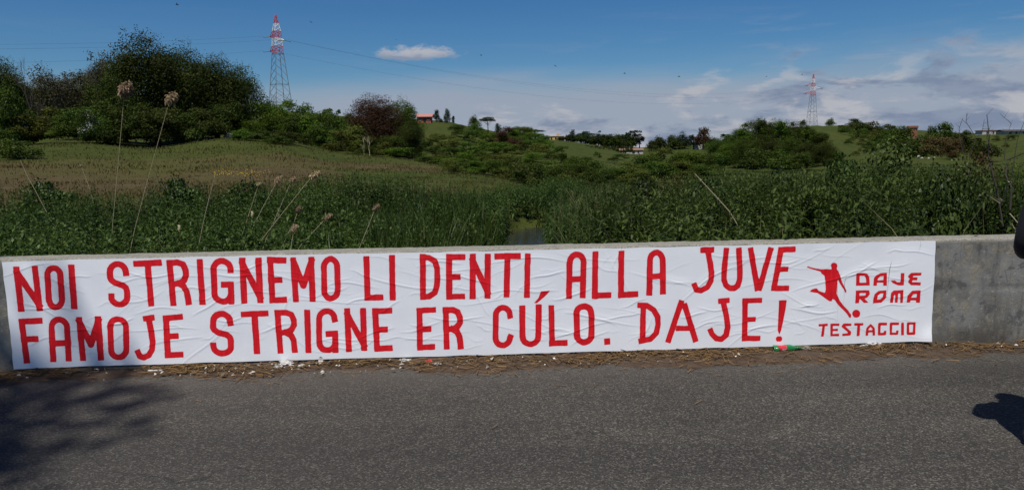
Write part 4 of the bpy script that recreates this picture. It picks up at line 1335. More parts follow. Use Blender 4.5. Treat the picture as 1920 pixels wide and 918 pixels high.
def join(parts):
    V, F, T, o = [], [], [], 0
    for v, f, t in parts:
        V.append(v); F.append(f + o); T.append(t); o += len(v)
    return np.concatenate(V), np.concatenate(F), np.concatenate(T)


def stems_and_leaves(x, y, h, rng, leaf_len, ratio, pairs, base_tint, dark_low=0.0):
    n = len(x)
    z = land(x, y)
    lean = rng.normal(0, .13, (n, 2)) * h[:, None]
    root = np.stack([x, y, z - .05], -1)
    top = root + np.stack([lean[:, 0], lean[:, 1], h], -1)
    parts = []
    a0 = rng.uniform(0, 6.283, n)
    for k in range(pairs):
        t = .22 + .78 * (k + 1) / pairs
        p = root + (top - root) * t - np.array([0, 0, 1]) * 0 + rng.normal(0, .008, (n, 3))
        ll = leaf_len * (1.15 - .62 * t ** 3) * rng.uniform(.7, 1.25, n)
        for s in (0, math.pi):
            a = a0 + k * 1.57 + s + rng.normal(0, .35, n)
            el = rng.normal(.25 + .3 * (t > .9), .35, n)
            out = np.stack([np.cos(a) * np.cos(el), np.sin(a) * np.cos(el), np.sin(el)], -1)
            up = np.stack([-np.cos(a) * np.sin(el), -np.sin(a) * np.sin(el), np.cos(el)], -1)
            tint = np.clip(base_tint + rng.normal(0, .16, n) + .10 * (t > .85), 0, 1)
            parts.append(leaf_blades(p, out, up, ll, ll * ratio * rng.uniform(.8, 1.2, n), rng.uniform(.1, .6, n), tint))
    w = .006 + 0 * h
    side = np.stack([np.ones(n), np.zeros(n), np.zeros(n)], -1) * w[:, None]
    V = np.stack([root - side, root + side, top + side * .4, top - side * .4], 1).reshape(-1, 3)
    F = (np.array([(0, 1, 2), (0, 2, 3)])[None] + (np.arange(n) * 4)[:, None, None]).reshape(-1, 3)
    parts.append((V, F, np.repeat(np.clip(base_tint * 0 + .3, 0, 1), 4)))
    return join(parts)


def wall_off(x, y):
    return -x * WN.y + y * WN.x - WD


def bank(n, a0, a1, d0, d1, rng):
    x, y = scatter_polar(n, a0, a1, d0, d1, rng, 1.35)
    keep = (wall_off(x, y) > WALL_T + .12) & (np.abs(x - chan_x(y)) > (.34 + .10 * rng.random(n) + .011 * y) * (y < 25.5))
    return x[keep], y[keep]


def undergrowth():
    rng = np.random.default_rng(70)
    # nettles on the left bank
    x, y = bank(8200, -43, 3, 6.2, 18.5, rng)
    lump = vnoise(x * .85, y * .65, 71); big = vnoise(x * .3, y * .3, 72)
    k = (rng.random(len(x)) < .72 + 1.0 * lump) & ~((x < -2.9) & (np.hypot(x, y) < 8.6) & (rng.random(len(x)) < .8))
    x, y, lump, big = x[k], y[k], lump[k], big[k]
    d = np.hypot(x, y)
    h = 1.02 + .34 * lump + .14 * big + rng.normal(0, .10, len(x)) + .026 * (d - 10)
    near_chan = np.exp(-((x - chan_x(y) + .9) / 1.1) ** 2)
    h *= 1 - .30 * near_chan
    base = np.clip(.40 + .30 * vnoise(x * 1.6, y * 1.6, 73) + .22 * big, 0, 1)
    v, f, t = stems_and_leaves(x, y, h, rng, .125, .46, 9, base)
    tag(link('nettle_undergrowth', mesh_np('nettle_undergrowth', v, f, {'tint': t}), M['nettle']), 'dense dark green nettles behind the wall left of the stream', 'undergrowth', None, 'stuff')
    # brambles with rounder yellow-green leaves by the wall, far left
    x, y = bank(1900, -41, -23, 6.1, 8.8, rng)
    h = .98 + .15 * vnoise(x, y, 74) + rng.normal(0, .10, len(x))
    v, f, t = stems_and_leaves(x, y, h, rng, .085, .80, 8, np.clip(.40 + .35 * vnoise(x * 2, y * 2, 75), 0, 1))
    tag(link('bramble_undergrowth', mesh_np('bramble_undergrowth', v, f, {'tint': t}), M['bramble']), 'yellow-green brambles behind the wall at the far left', 'undergrowth', None, 'stuff')
    # right bank: taller and more ragged, rising to the right
    x, y = bank(6400, 0, 42, 6.2, 18, rng)
    lump = vnoise(x * .75, y * .6, 76); big = vnoise(x * .28, y * .28, 77)
    k = rng.random(len(x)) < .70 + 1.0 * lump
    x, y, lump, big = x[k], y[k], lump[k], big[k]
    az = np.degrees(np.arctan2(x, y)); d = np.hypot(x, y)
    h = .98 + .40 * lump + .22 * big + rng.normal(0, .12, len(x)) + .34 * sstep(az, 14, 28) + .12 * sstep(d, 10, 16) * sstep(az, 8, 20)
    base = np.clip(.42 + .34 * vnoise(x * 1.4, y * 1.4, 78) + .22 * big, 0, 1)
    v, f, t = stems_and_leaves(x, y, h, rng, .185, .31, 9, base)
    tag(link('weed_undergrowth', mesh_np('weed_undergrowth', v, f, {'tint': t}), M['nettle']), 'tangle of tall green weeds behind the wall right of the stream', 'undergrowth', None, 'stuff')
    # weeds farther along the stream, where it is lost from sight
    x, y = bank(3600, -9, 12, 16, 36, rng)
    off = x - chan_x(y)
    k = rng.random(len(x)) < (1 - sstep(np.abs(off + .3), 1.0, 3.2)) + .6 * (off > 0)
    x, y = x[k], y[k]
    h = .50 + .2 * vnoise(x * .8, y * .8, 91) + rng.normal(0, .12, len(x)) + .55 * (1 - sstep(np.abs(x - chan_x(y)), .4, 1.3))
    v, f, t = stems_and_leaves(x, y, h, rng, .17, .36, 7, np.clip(.45 + .3 * vnoise(x * .9, y * .9, 92), 0, 1))
    tag(link('streamside_undergrowth', mesh_np('streamside_undergrowth', v, f, {'tint': t}), M['nettle']), 'green weeds closing over the stream farther from the wall', 'undergrowth', None, 'stuff')
    # reed grass lining the stream
    parts = []
    for cx in range(330):
        a = rng.uniform(-12, 0.5) if rng.random() < .75 else rng.uniform(-22, -10)
        dd = rng.uniform(7.5, 17)
        n = rng.integers(14, 34)
        x0, y0 = math.sin(rad(a)) * dd, math.cos(rad(a)) * dd
        x = x0 + rng.normal(0, .14, n); y = y0 + rng.normal(0, .14, n)
        k = (wall_off(x, y) > WALL_T + .1) & (np.abs(x - chan_x(y)) > .50 + .01 * y)
        x, y = x[k], y[k]
        if len(x) == 0:
            continue
        h = rng.uniform(.75, 1.35, len(x)) * (1 if a > -12 else .9)
        parts.append(blades(np.stack([x, y, land(x, y) - .05], -1), h, rng.uniform(.010, .022, len(x)), rng.uniform(.05, .45, len(x)), rng, np.clip(rng.normal(.5, .2, len(x)), 0, 1), 4))
    for cx in range(46):           # broad flag leaves close behind the wall
        a = rng.uniform(-24, -4); dd = rng.uniform(6.7, 8.8); n = rng.integers(3, 7)
        x = math.sin(rad(a)) * dd + rng.normal(0, .07, n); y = math.cos(rad(a)) * dd + rng.normal(0, .07, n)
        k = wall_off(x, y) > WALL_T + .1
        x, y = x[k], y[k]
        if len(x):
            parts.append(blades(np.stack([x, y, land(x, y) - .05], -1), rng.uniform(.95, 1.4, len(x)), rng.uniform(.024, .042, len(x)), rng.uniform(.05, .6, len(x)), rng, np.clip(rng.normal(.55, .2, len(x)), 0, 1), 4))
    v, f, t = join(parts)
    tag(link('reed_grass', mesh_np('reed_grass', v, f, {'tint': t}), M['blade']), 'upright green reed grass lining the left side of the stream', 'grass', None, 'stuff')
    # arching grass on the right bank
    parts = []
    for cx in range(330):
        a = rng.uniform(1.5, 41); dd = rng.uniform(6.8, 19)
        n = rng.integers(10, 30)
        x = math.sin(rad(a)) * dd + rng.normal(0, .16, n); y = math.cos(rad(a)) * dd + rng.normal(0, .16, n)
        k = (wall_off(x, y) > WALL_T + .1) & (np.abs(x - chan_x(y)) > .6)
        x, y = x[k], y[k]
        if len(x) == 0:
            continue
        h = rng.uniform(.8, 1.35, len(x))
        parts.append(blades(np.stack([x, y, land(x, y) - .05], -1), h, rng.uniform(.009, .018, len(x)), rng.uniform(.25, .9, len(x)), rng, np.clip(rng.normal(.5, .22, len(x)), 0, 1), 4))
    v, f, t = join(parts)
    tag(link('arching_grass', mesh_np('arching_grass', v, f, {'tint': t}), M['blade']), 'long arching green grass among the weeds right of the stream', 'grass', None, 'stuff')
    # dead straw stalks
    parts = []
    for (a0, a1, d0, d1, n, hm) in ((3.5, 10, 13, 21, 420, 1.35), (-40, -2, 7, 19, 260, 1.25), (8, 41, 7, 20, 420, 1.45), (-20, -8, 18, 22, 160, .7)):
        x, y = bank(n, a0, a1, d0, d1, rng)
        parts.append(blades(np.stack([x, y, land(x, y) - .05], -1), hm * rng.uniform(.7, 1.15, len(x)), rng.uniform(.005, .011, len(x)), rng.uniform(.05, .6, len(x)), rng, rng.random(len(x)), 4))
    v, f, t = join(parts)
    tag(link('dry_stalks', mesh_np('dry_stalks', v, f, {'tint': t}), M['straw']), 'thin straw-coloured dead stalks standing among the green weeds', 'stalks', None, 'stuff')


undergrowth()

# elder shrub and dark shrub rising above the right bank
ELDER = crown_mesh('elder', 280, 2.6, 2.1, .1, 26, 9000, .085, 'dome')[0]
THORN = crown_mesh('thorn', 281, 2.4, 2.2, .1, 18, 1900, .07, 'dome')[0]


def bank_shrub(name, me, w0, h0, px, top, d, wpx, mat, label):
    b = at(px, 400, d)
    z = land1(b.x, b.y)
    o = link(name, me, M[mat], None, (b.x, b.y, z))
    o.scale = (wpx / 1352 * d / w0, wpx / 1352 * d / w0, (at(px, top, d).z - z) / h0)
    o.rotation_euler = (0, 0, px * .1)
    tag(o, label, 'shrub')
    return o


bank_shrub('elder_shrub', ELDER, 2.6, 2.1, 1690, 281, 12.0, 230, 'elder', 'leafy green elder shrub rising above the right bank')
bank_shrub('elder_shrub', ELDER, 2.6, 2.1, 1785, 318, 11.0, 170, 'elder', 'lower leafy shrub against the right side of the elder')
WEED = [crown_mesh('weed_mound', 283 + i, 2.4, 1.6, .05, 20, 5200, .10, 'dome')[0] for i in range(2)]
for i, (px, top, d, w, mt, lab) in enumerate((
        (1590, 312, 11.5, 150, 'elder', 'weedy mound of leaves left against the elder shrub'), (1450, 336, 12.5, 150, 'nettle', 'leafy weed mound on the bank below the wooded mound'),
        (1340, 342, 14.5, 140, 'nettle', 'leafy weed mound right of the leaning broken cane top'), (1535, 348, 9.5, 130, 'elder', 'low weed mound close to the wall behind the player emblem'),
        (1210, 345, 15, 120, 'nettle', 'leafy weed mound left of the leaning broken cane'), (1760, 345, 9.0, 150, 'nettle', 'dark weed mound close to the wall end below the elder'),
        (340, 342, 14.5, 120, 'nettle', 'nettle mound standing above its neighbours beneath the second tall reed'), (455, 346, 15, 110, 'nettle', 'nettle mound below the yellow flowers'),
        (90, 348, 14.5, 150, 'nettle', 'nettle mound at the far left below the bramble bush'), (690, 352, 15.5, 120, 'nettle', 'nettle mound behind the reed nearest the stream'))):
    bank_shrub('weed_mound', WEED[i % 2], 2.4, 1.6, px, top, d, w, mt, lab)
bank_shrub('thorn_shrub', THORN, 2.4, 2.2, 1835, 292, 12.5, 150, 'brown', 'brownish twiggy thorn shrub right of the elder on the bank')
bank_shrub('thorn_shrub', THORN, 2.4, 2.2, 1262, 336, 17, 150, 'brown', 'dull brown twiggy tangle on the bank right of the stream')
bank_shrub('thorn_shrub', THORN, 2.4, 2.2, 1905, 318, 9.5, 130, 'mid', 'dark thorny shrub round the bare stems at the right edge')


# ------------------------------------------------------------------ pylons and wires
def ray_z(px, py, x, y):
    """height seen at a photo point above ground position x, y"""
    return at(px, py, y).z


P1 = at(526, 195, 240); P1.z = land1(P1.x, P1.y)
P2 = at(1522, 235, 500); P2.z = land1(P2.x, P2.y)
LINE = Vector((P2.x - P1.x, P2.y - P1.y, 0)).normalized()
ACROSS = Vector((-LINE.y, LINE.x, 0))            # towards the left arms
BANDS = [(0, .60, 'steel'), (.60, .68, 'redpaint'), (.68, .76, 'whitepaint'), (.76, .83, 'redpaint'), (.83, .91, 'whitepaint'), (.91, 1.0, 'redpaint')]
ARMS = [(.645, 1, 4.4), (.72, -1, 4.0), (.795, 1, 4.0)]


def pylon(base, top_z, label):
    H = top_z - base.z
    root = empty('power_pylon', base, math.atan2(ACROSS.y, ACROSS.x))
    tag(root, label, 'pylon', 'lattice pylons of the power line')

    def half(t):
        return np.interp(t, [0, .60, .83, 1.0], [2.85, 1.35, 1.0, .12])

    levels = [0, .10, .195, .285, .37, .45, .525, .60, .64, .68, .72, .76, .795, .83, .87, .91, .955, 1.0]
    for b0, b1, mt in BANDS:
        mb = MB()
        r = .085 if mt == 'steel' else .075
        lv = [l for l in levels if b0 - 1e-6 <= l <= b1 + 1e-6]
        for sx in (-1, 1):
            for sy in (-1, 1):
                mb.tube([(sx * half(l), sy * half(l), l * H) for l in lv], r * 1.25, 4)
        for l0, l1 in zip(lv[:-1], lv[1:]):
            a, b = half(l0), half(l1)
            for k in range(4):
                c0 = [(-1, -1), (1, -1), (1, 1), (-1, 1)][k]; c1 = [(1, -1), (1, 1), (-1, 1), (-1, -1)][k]
                mb.tube([(c0[0] * a, c0[1] * a, l0 * H), (c1[0] * b, c1[1] * b, l1 * H)], r * .75, 3)
                if mt != 'steel' or l0 in (0, .10):
                    mb.tube([(c1[0] * a, c1[1] * a, l0 * H), (c0[0] * b, c0[1] * b, l1 * H)], r * .75, 3)
                if l1 in (.285, .60, .68, .76, .83, .91, .10):
                    mb.tube([(c0[0] * b, c0[1] * b, l1 * H), (c1[0] * b, c1[1] * b, l1 * H)], r * .75, 3)
        mb.build({'steel': 'lattice_tower', 'redpaint': 'red_lattice_section', 'whitepaint': 'white_lattice_section'}[mt], M[mt], root)
    ends = []
    for t, s, ln in ARMS:
        mb = MB()
        w = half(t)
        tip = (s * (w + ln), 0, t * H)
        for sy in (-1, 1):
            mb.tube([(s * w, sy * w, t * H), tip], .07, 4)
            mb.tube([(s * w, sy * w, (t + .035) * H), tip], .07, 4)
        for q in (.3, .6):
            mb.tube([(s * (w + ln * q), w * (1 - q), t * H), (s * (w + ln * q), -w * (1 - q), t * H)], .05, 3)
        arm = mb.build('crossarm', M['redpaint' if s > 0 else 'whitepaint'], root)
        for e in (-1, 1):
            ins = MB()
            p0, p1 = Vector(tip), Vector(tip) + Vector((0, e * 2.3 * -1, -.35))
            ins.tube([p0.lerp(p1, q / 14.) for q in range(15)], [.05 if q % 2 else .15 for q in range(15)], 6)
            ins.build('insulator_string', M['glassins'], arm)
        ends.append(Vector(tip))
    mw = root.matrix_world = Matrix.Translation(base) @ Matrix.Rotation(math.atan2(ACROSS.y, ACROSS.x), 4, 'Z')
    return [mw @ e for e in ends]


E1 = pylon(P1, ray_z(517, 28, P1.x, P1.y), 'red and white topped steel pylon behind the left wood')
E2 = pylon(P2, ray_z(1522, 139, P2.x, P2.y), 'smaller red and white topped steel pylon far off on the right crest')
names = ('lower', 'single right-hand', 'upper')
for i in range(3):
    for a, b, sag, lab in ((E1[i] + LINE * 2.3, E2[i] - LINE * 2.3, 11.5, 'sagging power wire between the two pylons, on the %s arm'),
                           (E1[i] - LINE * 2.3, E1[i] - LINE * 384 + Vector((0, 0, 1.5)), 15.0, 'power wire leaving the near pylon towards the left, on the %s arm')):
        mb = MB()
        mb.tube([a.lerp(b, t / 40.) - Vector((0, 0, sag * 4 * (t / 40.) * (1 - t / 40.))) for t in range(41)], .02, 3)
        tag(mb.build('power_wire', M['wire']), lab % names[i], 'wire', 'conductors of the power line')

# ------------------------------------------------------------------ houses
M['redwall'] = plain('red_wall', (.36, .085, .06), .8)
M['pinkroof'] = plain('faded_roof', (.44, .19, .15), .75)
M['yellow'] = plain('ochre_plaster', (.55, .38, .12), .85)
M['white'] = plain('white_plaster', (.42, .40, .37), .85)
M['tile'] = plain('clay_tile', (.24, .13, .085), .85, var=.2)
M['darkroof'] = plain('dark_roof', (.06, .055, .052), .8)
M['shade'] = plain('dark_opening', (.02, .022, .025), .2)  # near-black stands for the shaded inside of windows, doors and openings
M['brick'] = plain('old_brick', (.30, .125, .07), .9, var=.25, scale=2.)


def house(name, px0, px1, eave, base, d, depth, wall, roof, label, cat='house', kind='gable', openings=(), over=.5, ridge=1.2, chimney=None, rz=0.0):
    a, b = at(px0, base, d), at(px1, base, d)
    c = (a + b) / 2
    w = (b - a).length
    zg = min(land1(a.x, a.y), land1(b.x, b.y), land1(c.x, c.y + depth)) - .3
    zb = max(zg, c.z)
    ze = at((px0 + px1) / 2, eave, d).z
    root = empty(name, (c.x, c.y + depth / 2, zg), rz)
    tag(root, label, cat)
    he = max(1.5, ze - zg); g = zb - zg
    MB().box((0, 0, he / 2), (w, depth, he)).build('wall', M[wall], root)
    mb = MB()
    if kind == 'gable':
        x, y = w / 2 + over, depth / 2 + over
        mb.poly([(-x, -y, he - .1), (x, -y, he - .1), (x, 0, he + ridge), (-x, 0, he + ridge)])
        mb.poly([(x, y, he - .1), (-x, y, he - .1), (-x, 0, he + ridge), (x, 0, he + ridge)])
        mb.poly([(-x, -y, he - .28), (-x, 0, he + ridge - .18), (x, 0, he + ridge - .18), (x, -y, he - .28)])
        mb.poly([(-x, -y, he - .28), (x, -y, he - .28), (x, -y, he - .1), (-x, -y, he - .1)])
        mb.poly([(x, -y, he - .1), (x, -y, he - .28), (x, 0, he + ridge - .18), (x, y, he - .28), (x, y, he - .1), (x, 0, he + ridge)])
        mb.poly([(-x, -y, he - .1), (-x, 0, he + ridge), (-x, y, he - .1), (-x, y, he - .28), (-x, 0, he + ridge - .18), (-x, -y, he - .28)])
    else:
        mb.box((0, 0, he + .15), (w + 2 * over, depth + 2 * over, .3))
    r = mb.build('roof', M[roof], root)
    if chimney is not None:
        MB().box((chimney * w, .1, he + ridge * .6 + .5), (w * .16 if kind != 'gable' else .7, .8, 1.3)).build('chimney', M[wall], r)
    for (u, v, ww, hh, nm) in openings:
        f = MB().box((u * w, -depth / 2 - .03, g + v * (he - g)), (ww, .12, hh)).build(nm, M['shade'], root)
        if nm == 'window':
            MB().box((u * w, -depth / 2 - .08, g + v * (he - g) - hh / 2 - .06), (ww + .2, .2, .1)).build('sill', M['white'], f)
    return root


house('red_house', 782, 808, 218, 229, 243, 5, 'redwall', 'pinkroof', 'small red house with pale red roof on the crest', openings=((-.28, .55, .8, .9, 'window'), (.05, .42, .8, 1.7, 'door'), (.32, .55, .7, .8, 'window')), over=.6, ridge=.9)
house('yellow_house', 1029, 1058, 256, 267, 470, 8, 'yellow', 'tile', 'yellow two-storey house with flat roof far across the valley', kind='flat', openings=((-.32, .62, 1., 1.3, 'window'), (-.05, .62, 1., 1.3, 'window'), (.2, .55, 1.2, 1.9, 'door'), (.38, .62, .9, 1.2, 'window')), over=.35, chimney=.12)
house('orange_house', 1112, 1119, 258, 272, 520, 5, 'brick', 'tile', 'sliver of an orange house between dark skyline trees', openings=((0, .6, .8, 1., 'window'),), over=.2, ridge=.6)
house('long_building', 1161, 1206, 281, 288, 405, 6, 'white', 'tile', 'long low farm building with brown roof below the column trees', openings=((-.42, .4, .9, 1.1, 'window'), (-.33, .4, .8, 1.4, 'door'), (-.24, .4, .9, 1.1, 'window'), (.1, .4, 1.4, 1.4, 'door'), (.3, .4, .9, 1.1, 'window')), over=.5, ridge=.9)
house('white_shed', 1302, 1318, 268, 274, 440, 4, 'white', 'darkroof', 'small white shed half hidden by the russet-topped tree', openings=((.1, .4, .9, 1.2, 'door'),), over=.2, ridge=.5)
house('pale_house', 1842, 1871, 245, 252, 385, 6, 'white', 'tile', 'pale low house on the right skyline beside the bare twigs', kind='flat', openings=((-.2, .5, .8, .9, 'window'), (.2, .5, .8, .9, 'window')), over=.3)
house('dark_roofed_house', 1884, 1935, 245.5, 253, 375, 7, 'white', 'darkroof', 'low pale house with dark shallow gable roof at the right edge', openings=((-.3, .45, 1.1, 1., 'window'), (-.08, .4, 1., 1.4, 'door'), (.2, .45, 1.1, 1., 'window')), over=.9, ridge=.8)


def brick_tower():
    d = 375
    a, b = at(1707, 250, d), at(1722, 250, d)
    c = (a + b) / 2; w = (b - a).length
    zg = land1(c.x, c.y) - .4
    top = at(1714, 235.5, d).z - zg
    root = empty('brick_tower', (c.x, c.y + w / 2, zg), .5)
    tag(root, 'squat square red brick tower on the right skyline', 'tower')
    MB().box((0, 0, (top - 1.1) / 2), (w * .84, w * .84, top - 1.1)).build('shaft', M['brick'], root)
    MB().box((0, 0, top - .85), (w * .98, w * .98, .5)).box((0, 0, top - .35), (w * .92, w * .92, .5)).build('parapet', M['brick'], root)
    for u in (-.2, .2):
        MB().box((u * w, -w * .42 - .02, top - 2.0), (.5, .1, .8)).build('opening', M['shade'], root)


brick_tower()
d_ = hit(1112, 322, 40, 300)
b = at(1112, 322, d_); zt = at(1112, 302, d_).z
root = empty('wooden_post', (b.x, b.y, land1(b.x, b.y)))
tag(root, 'thin pale post with a short crossbar on the valley meadow', 'post')
hh = zt - root.location.z
MB().tube([(0, 0, -.1), (0, 0, hh)], [d_ * .0011, d_ * .0009], 6).build('pole', M['greybark'], root)
MB().box((0, 0, hh * .62), (hh * .42, d_ * .0012, d_ * .0014)).build('crossbar', M['greybark'], root)

# sheep in the far meadow
M['wool'] = plain('wool', (.45, .42, .36), .95)
M['darkface'] = plain('sheep_face', (.30, .26, .22), .9)


def sheep(px, py, rz, s, label):
    d = hit(px, py, 60, 400)
    b = at(px, py, d)
    bm = bmesh.new()
    v = [bm.verts.new(p) for p in ((-.38, 0, .62), (0, 0, .66), (.36, 0, .64), (.58, 0, .62), (.80, 0, .30))]
    for i in range(4):
        bm.edges.new((v[i], v[i + 1]))
    for x, y, j in ((-.36, .13, 0), (-.36, -.13, 0), (.34, .13, 2), (.34, -.13, 2)):
        k = bm.verts.new((x - .03, y, .32)); f = bm.verts.new((x, y, .02))
        bm.edges.new((v[j], k)); bm.edges.new((k, f))
    me = bpy.data.meshes.new('sheep'); bm.to_mesh(me); bm.free()
    o = bpy.data.objects.new('sheep', me); COL.objects.link(o)
    m = o.modifiers.new('skin', 'SKIN'); 
    rr = [.26, .30, .25, .13, .09] + [.07, .04] * 4
    for i, sv in enumerate(me.skin_vertices[0].data):
        sv.radius = (rr[i], rr[i]); sv.use_root = (i == 1)
    o.modifiers.new('sub', 'SUBSURF').levels = 1
    me.materials.append(M['wool'])
    o.location = (b.x, b.y, land1(b.x, b.y)); o.rotation_euler = (0, 0, rz); o.scale = (s * .7, s * .7, s * .7)
    tag(o, label, 'sheep', 'sheep in the far meadow')


sheep(1722, 296, .3, 1.25, 'largest white sheep grazing below the tawny shrub')
sheep(1729, 299, 2.6, .9, 'small white sheep just in front of the largest one')
sheep(1741, 299, .1, .8, 'small sheep in the middle of the grazing row')
sheep(1752, 298, 3.0, .85, 'white sheep at the right end of the grazing row')

# birds
M['bird'] = plain('dark_plumage', (.02, .02, .022), .8)
for px, py, d, s, lab in ((583, 42, 60, 1, 'tiny dark bird in the sky right of the near pylon top'), (332, 9, 55, 1, 'tiny dark bird at the very top of the sky, left'), (743, 75, 70, .8, 'tiny dark bird above the small white cloud'),
                          (902, 104, 62, 1, 'tiny dark bird right of the small white cloud'), (1041, 124, 64, 1, 'tiny dark bird alone in the middle of the sky'), (1171, 138, 66, 1, 'tiny dark bird above the valley, left of two more'),
                          (1273, 144, 66, 1, 'tiny dark bird above the grey cloud bank, left one'), (1437, 144, 70, .8, 'tiny dark bird above the grey cloud bank, left of the far pylon'), (1504, 140, 75, .8, 'tiny dark bird close to the top of the far pylon')):
    mb = MB()
    mb.tube([(-.10, 0, 0), (-.05, 0, .005), (.03, 0, .01), (.08, 0, .012), (.11, 0, .01)], [.004, .025, .032, .022, .006], 6)
    for sg in (-1, 1):
        mb.poly([(-.02, sg * .02, .015), (.04, sg * .02, .015), (.03, sg * .10, .05), (-.015, sg * .10, .05)])
        mb.poly([(.03, sg * .10, .05), (-.015, sg * .10, .05), (-.05, sg * .20, .03)])
    mb.poly([(-.09, -.015, 0), (-.09, .015, 0), (-.15, .025, 0), (-.15, -.025, 0)])
    o = mb.build('bird', M['bird'], None, False, at(px, py, d))
    o.rotation_euler = (.5, .1, px * .37); o.scale = (s, s, s)
    tag(o, lab, 'bird', 'birds in the sky')


# ------------------------------------------------------------------ reeds with plumes
def reed(head, root_px, d, size, label, plume=True, drop=.4, group='dead reeds behind the wall', r=.0042, extra=0.):
    top = at(head[0], head[1], d)
    low = at(root_px[0], root_px[1], d)
    # carry the stem on down to the ground
    gd = land1(low.x, low.y)
    foot = low + (low - top).normalized() * max(.05, (low.z - gd) * .9)
    foot.z = min(foot.z, land1(foot.x, foot.y) + .0)
    root = empty('dead_reed', foot)
    tag(root, label, 'reed', group)
    rng = np.random.default_rng(int(head[0] * 7 + head[1]))
    mb = MB()
    n = 12
    bow = Vector((rng.normal(0, .03), 0, 0))
    pts = [foot.lerp(low, min(1, t * 2 / n)) if t < n / 2 else low.lerp(top, (t - n / 2) / (n / 2)) for t in range(n + 1)]
    pts = [p + bow * math.sin(math.pi * i / n) - foot for i, p in enumerate(pts)]
    mb.tube(pts, [r * (1.25 - .55 * i / n) for i in range(n + 1)], 5)
    for i in range(2, n, 3):
        dirn = (pts[i + 1] - pts[i]).normalized()
        mb.tube([pts[i] - dirn * .006, pts[i] + dirn * .006], r * 1.7, 5)
    mb.build('stem', M['cane'], root)
    if plume:
        size *= .88
        k = 620
        ax = (pts[-1] - pts[-2]).normalized()
        axn = np.array(ax)
        q = rand_unit(k, rng) * (rng.random(k) ** .4)[:, None]
        t = (q[:, 2] + 1) / 2
        wid = size * .42 * (.55 + .45 * np.sin(np.pi * np.clip(t * .9 + .1, 0, 1)))
        o0 = np.array(pts[-1])[None] + axn * ((t - .12) * size)[:, None] + np.stack([q[:, 0] * wid + drop * size * .25 * t, q[:, 1] * wid, -.0 * t], -1)
        lobe = np.sin(q[:, 0] * 9) * np.sin(q[:, 2] * 8 + 1)
        o0 = o0[lobe > -.35]; q = q[lobe > -.35]; k = len(o0)
        dirn = q * .6 + rand_unit(k, rng) * .5 + np.array([.4, 0, -.5])
        dirn /= np.linalg.norm(dirn, axis=1, keepdims=True)
        ln = size * rng.uniform(.14, .30, k)
        wv = np.cross(dirn, rand_unit(k, rng)); wv /= np.linalg.norm(wv, axis=1, keepdims=True)
        wv *= size * .045
        p1 = o0 + dirn * (ln * .55)[:, None]
        p2 = o0 + dirn * ln[:, None] - np.array([0, 0, 1]) * (ln * .3)[:, None]
        V = np.stack([o0 - wv * .4, o0 + wv * .4, p1 + wv, p1 - wv, p2], 1).reshape(-1, 3)
        F = (np.array([(0, 1, 2), (0, 2, 3), (3, 2, 4)])[None] + (np.arange(k) * 5)[:, None, None]).reshape(-1, 3)
        link('plume', mesh_np('plume', V, F, {'tint': np.repeat(np.clip(rng.beta(2, 2, k), 0, 1), 5)}), M['plume'], root)
    return root


reed((233, 177), (211, 412), 10.0, .24, 'tallest dead reed with big tan plume at the left')
reed((317, 192), (255, 430), 9.6, .19, 'tall dead reed with tan plume leaning right beside the tallest one')
reed((406, 318), (385, 402), 9.4, 0, 'broken plumeless reed stalk between the tall reeds and the leaning cluster', plume=False)
reed((584, 332), (490, 455), 8.8, .13, 'longest leaning reed of the cluster, with a loose tan plume')
reed((546, 340), (498, 446), 9.2, .10, 'leaning reed with pale feathery plume second from right in the cluster')
reed((519, 341), (474, 444), 9.4, .12, 'leaning reed with faint thin plume in the middle of the cluster')
reed((484, 348), (456, 432), 9.6, .07, 'leftmost leaning reed of the cluster, with a small pale tuft')
reed((558, 396), (536, 432), 8.9, .085, 'short reed with a pale rounded tuft right of the leaning cluster')
reed((610, 410), (563, 460), 8.6, .11, 'short bent reed with drooping tan plume above the wall')
reed((703, 392), (674, 460), 8.7, .09, 'short reed with small tan plume nearest the stream')
reed((551, 432), (547, 458), 7.4, .09, 'stubby upright pale plume just above the wall edge', drop=.0)
reed((1303, 326), (1366, 396), 9.2, 0, 'pale broken cane leaning left over the right bank', plume=False, r=.008)
reed((152, 312), (165, 356), 13, .05, 'thin dark-headed stalk at the edge of the dry field', drop=.1)
reed((38, 300), (70, 352), 13, 0, 'thin bare brown stalk at the far left edge of the field', plume=False, r=.004)
# pale withered leaves caught in the nettles
for px, py, d, lab in ((335, 428, 8.3, 'pale withered leaf hanging in the nettles under the tall reeds'), (472, 402, 9.0, 'white curled withered leaf among the leaning reeds')):
    p = at(px, py, d)
    mb = MB()
    q = [Vector((0, 0, .06)), Vector((.015, -.01, .03)), Vector((.0, -.015, -.02)), Vector((.012, 0, -.07))]
    for i in range(3):
        w0, w1 = (.012, .02, .014, .004)[i], (.012, .02, .014, .004)[i + 1]
        mb.poly([q[i] + Vector((-w0, 0, 0)), q[i] + Vector((w0, .004, 0)), q[i + 1] + Vector((w1, .004, 0)), q[i + 1] + Vector((-w1, 0, 0))])
    o = mb.build('withered_leaf', M['cane'], None, True, p)
    o.scale = (.7, .7, .7)
    tag(o, lab, 'leaf')

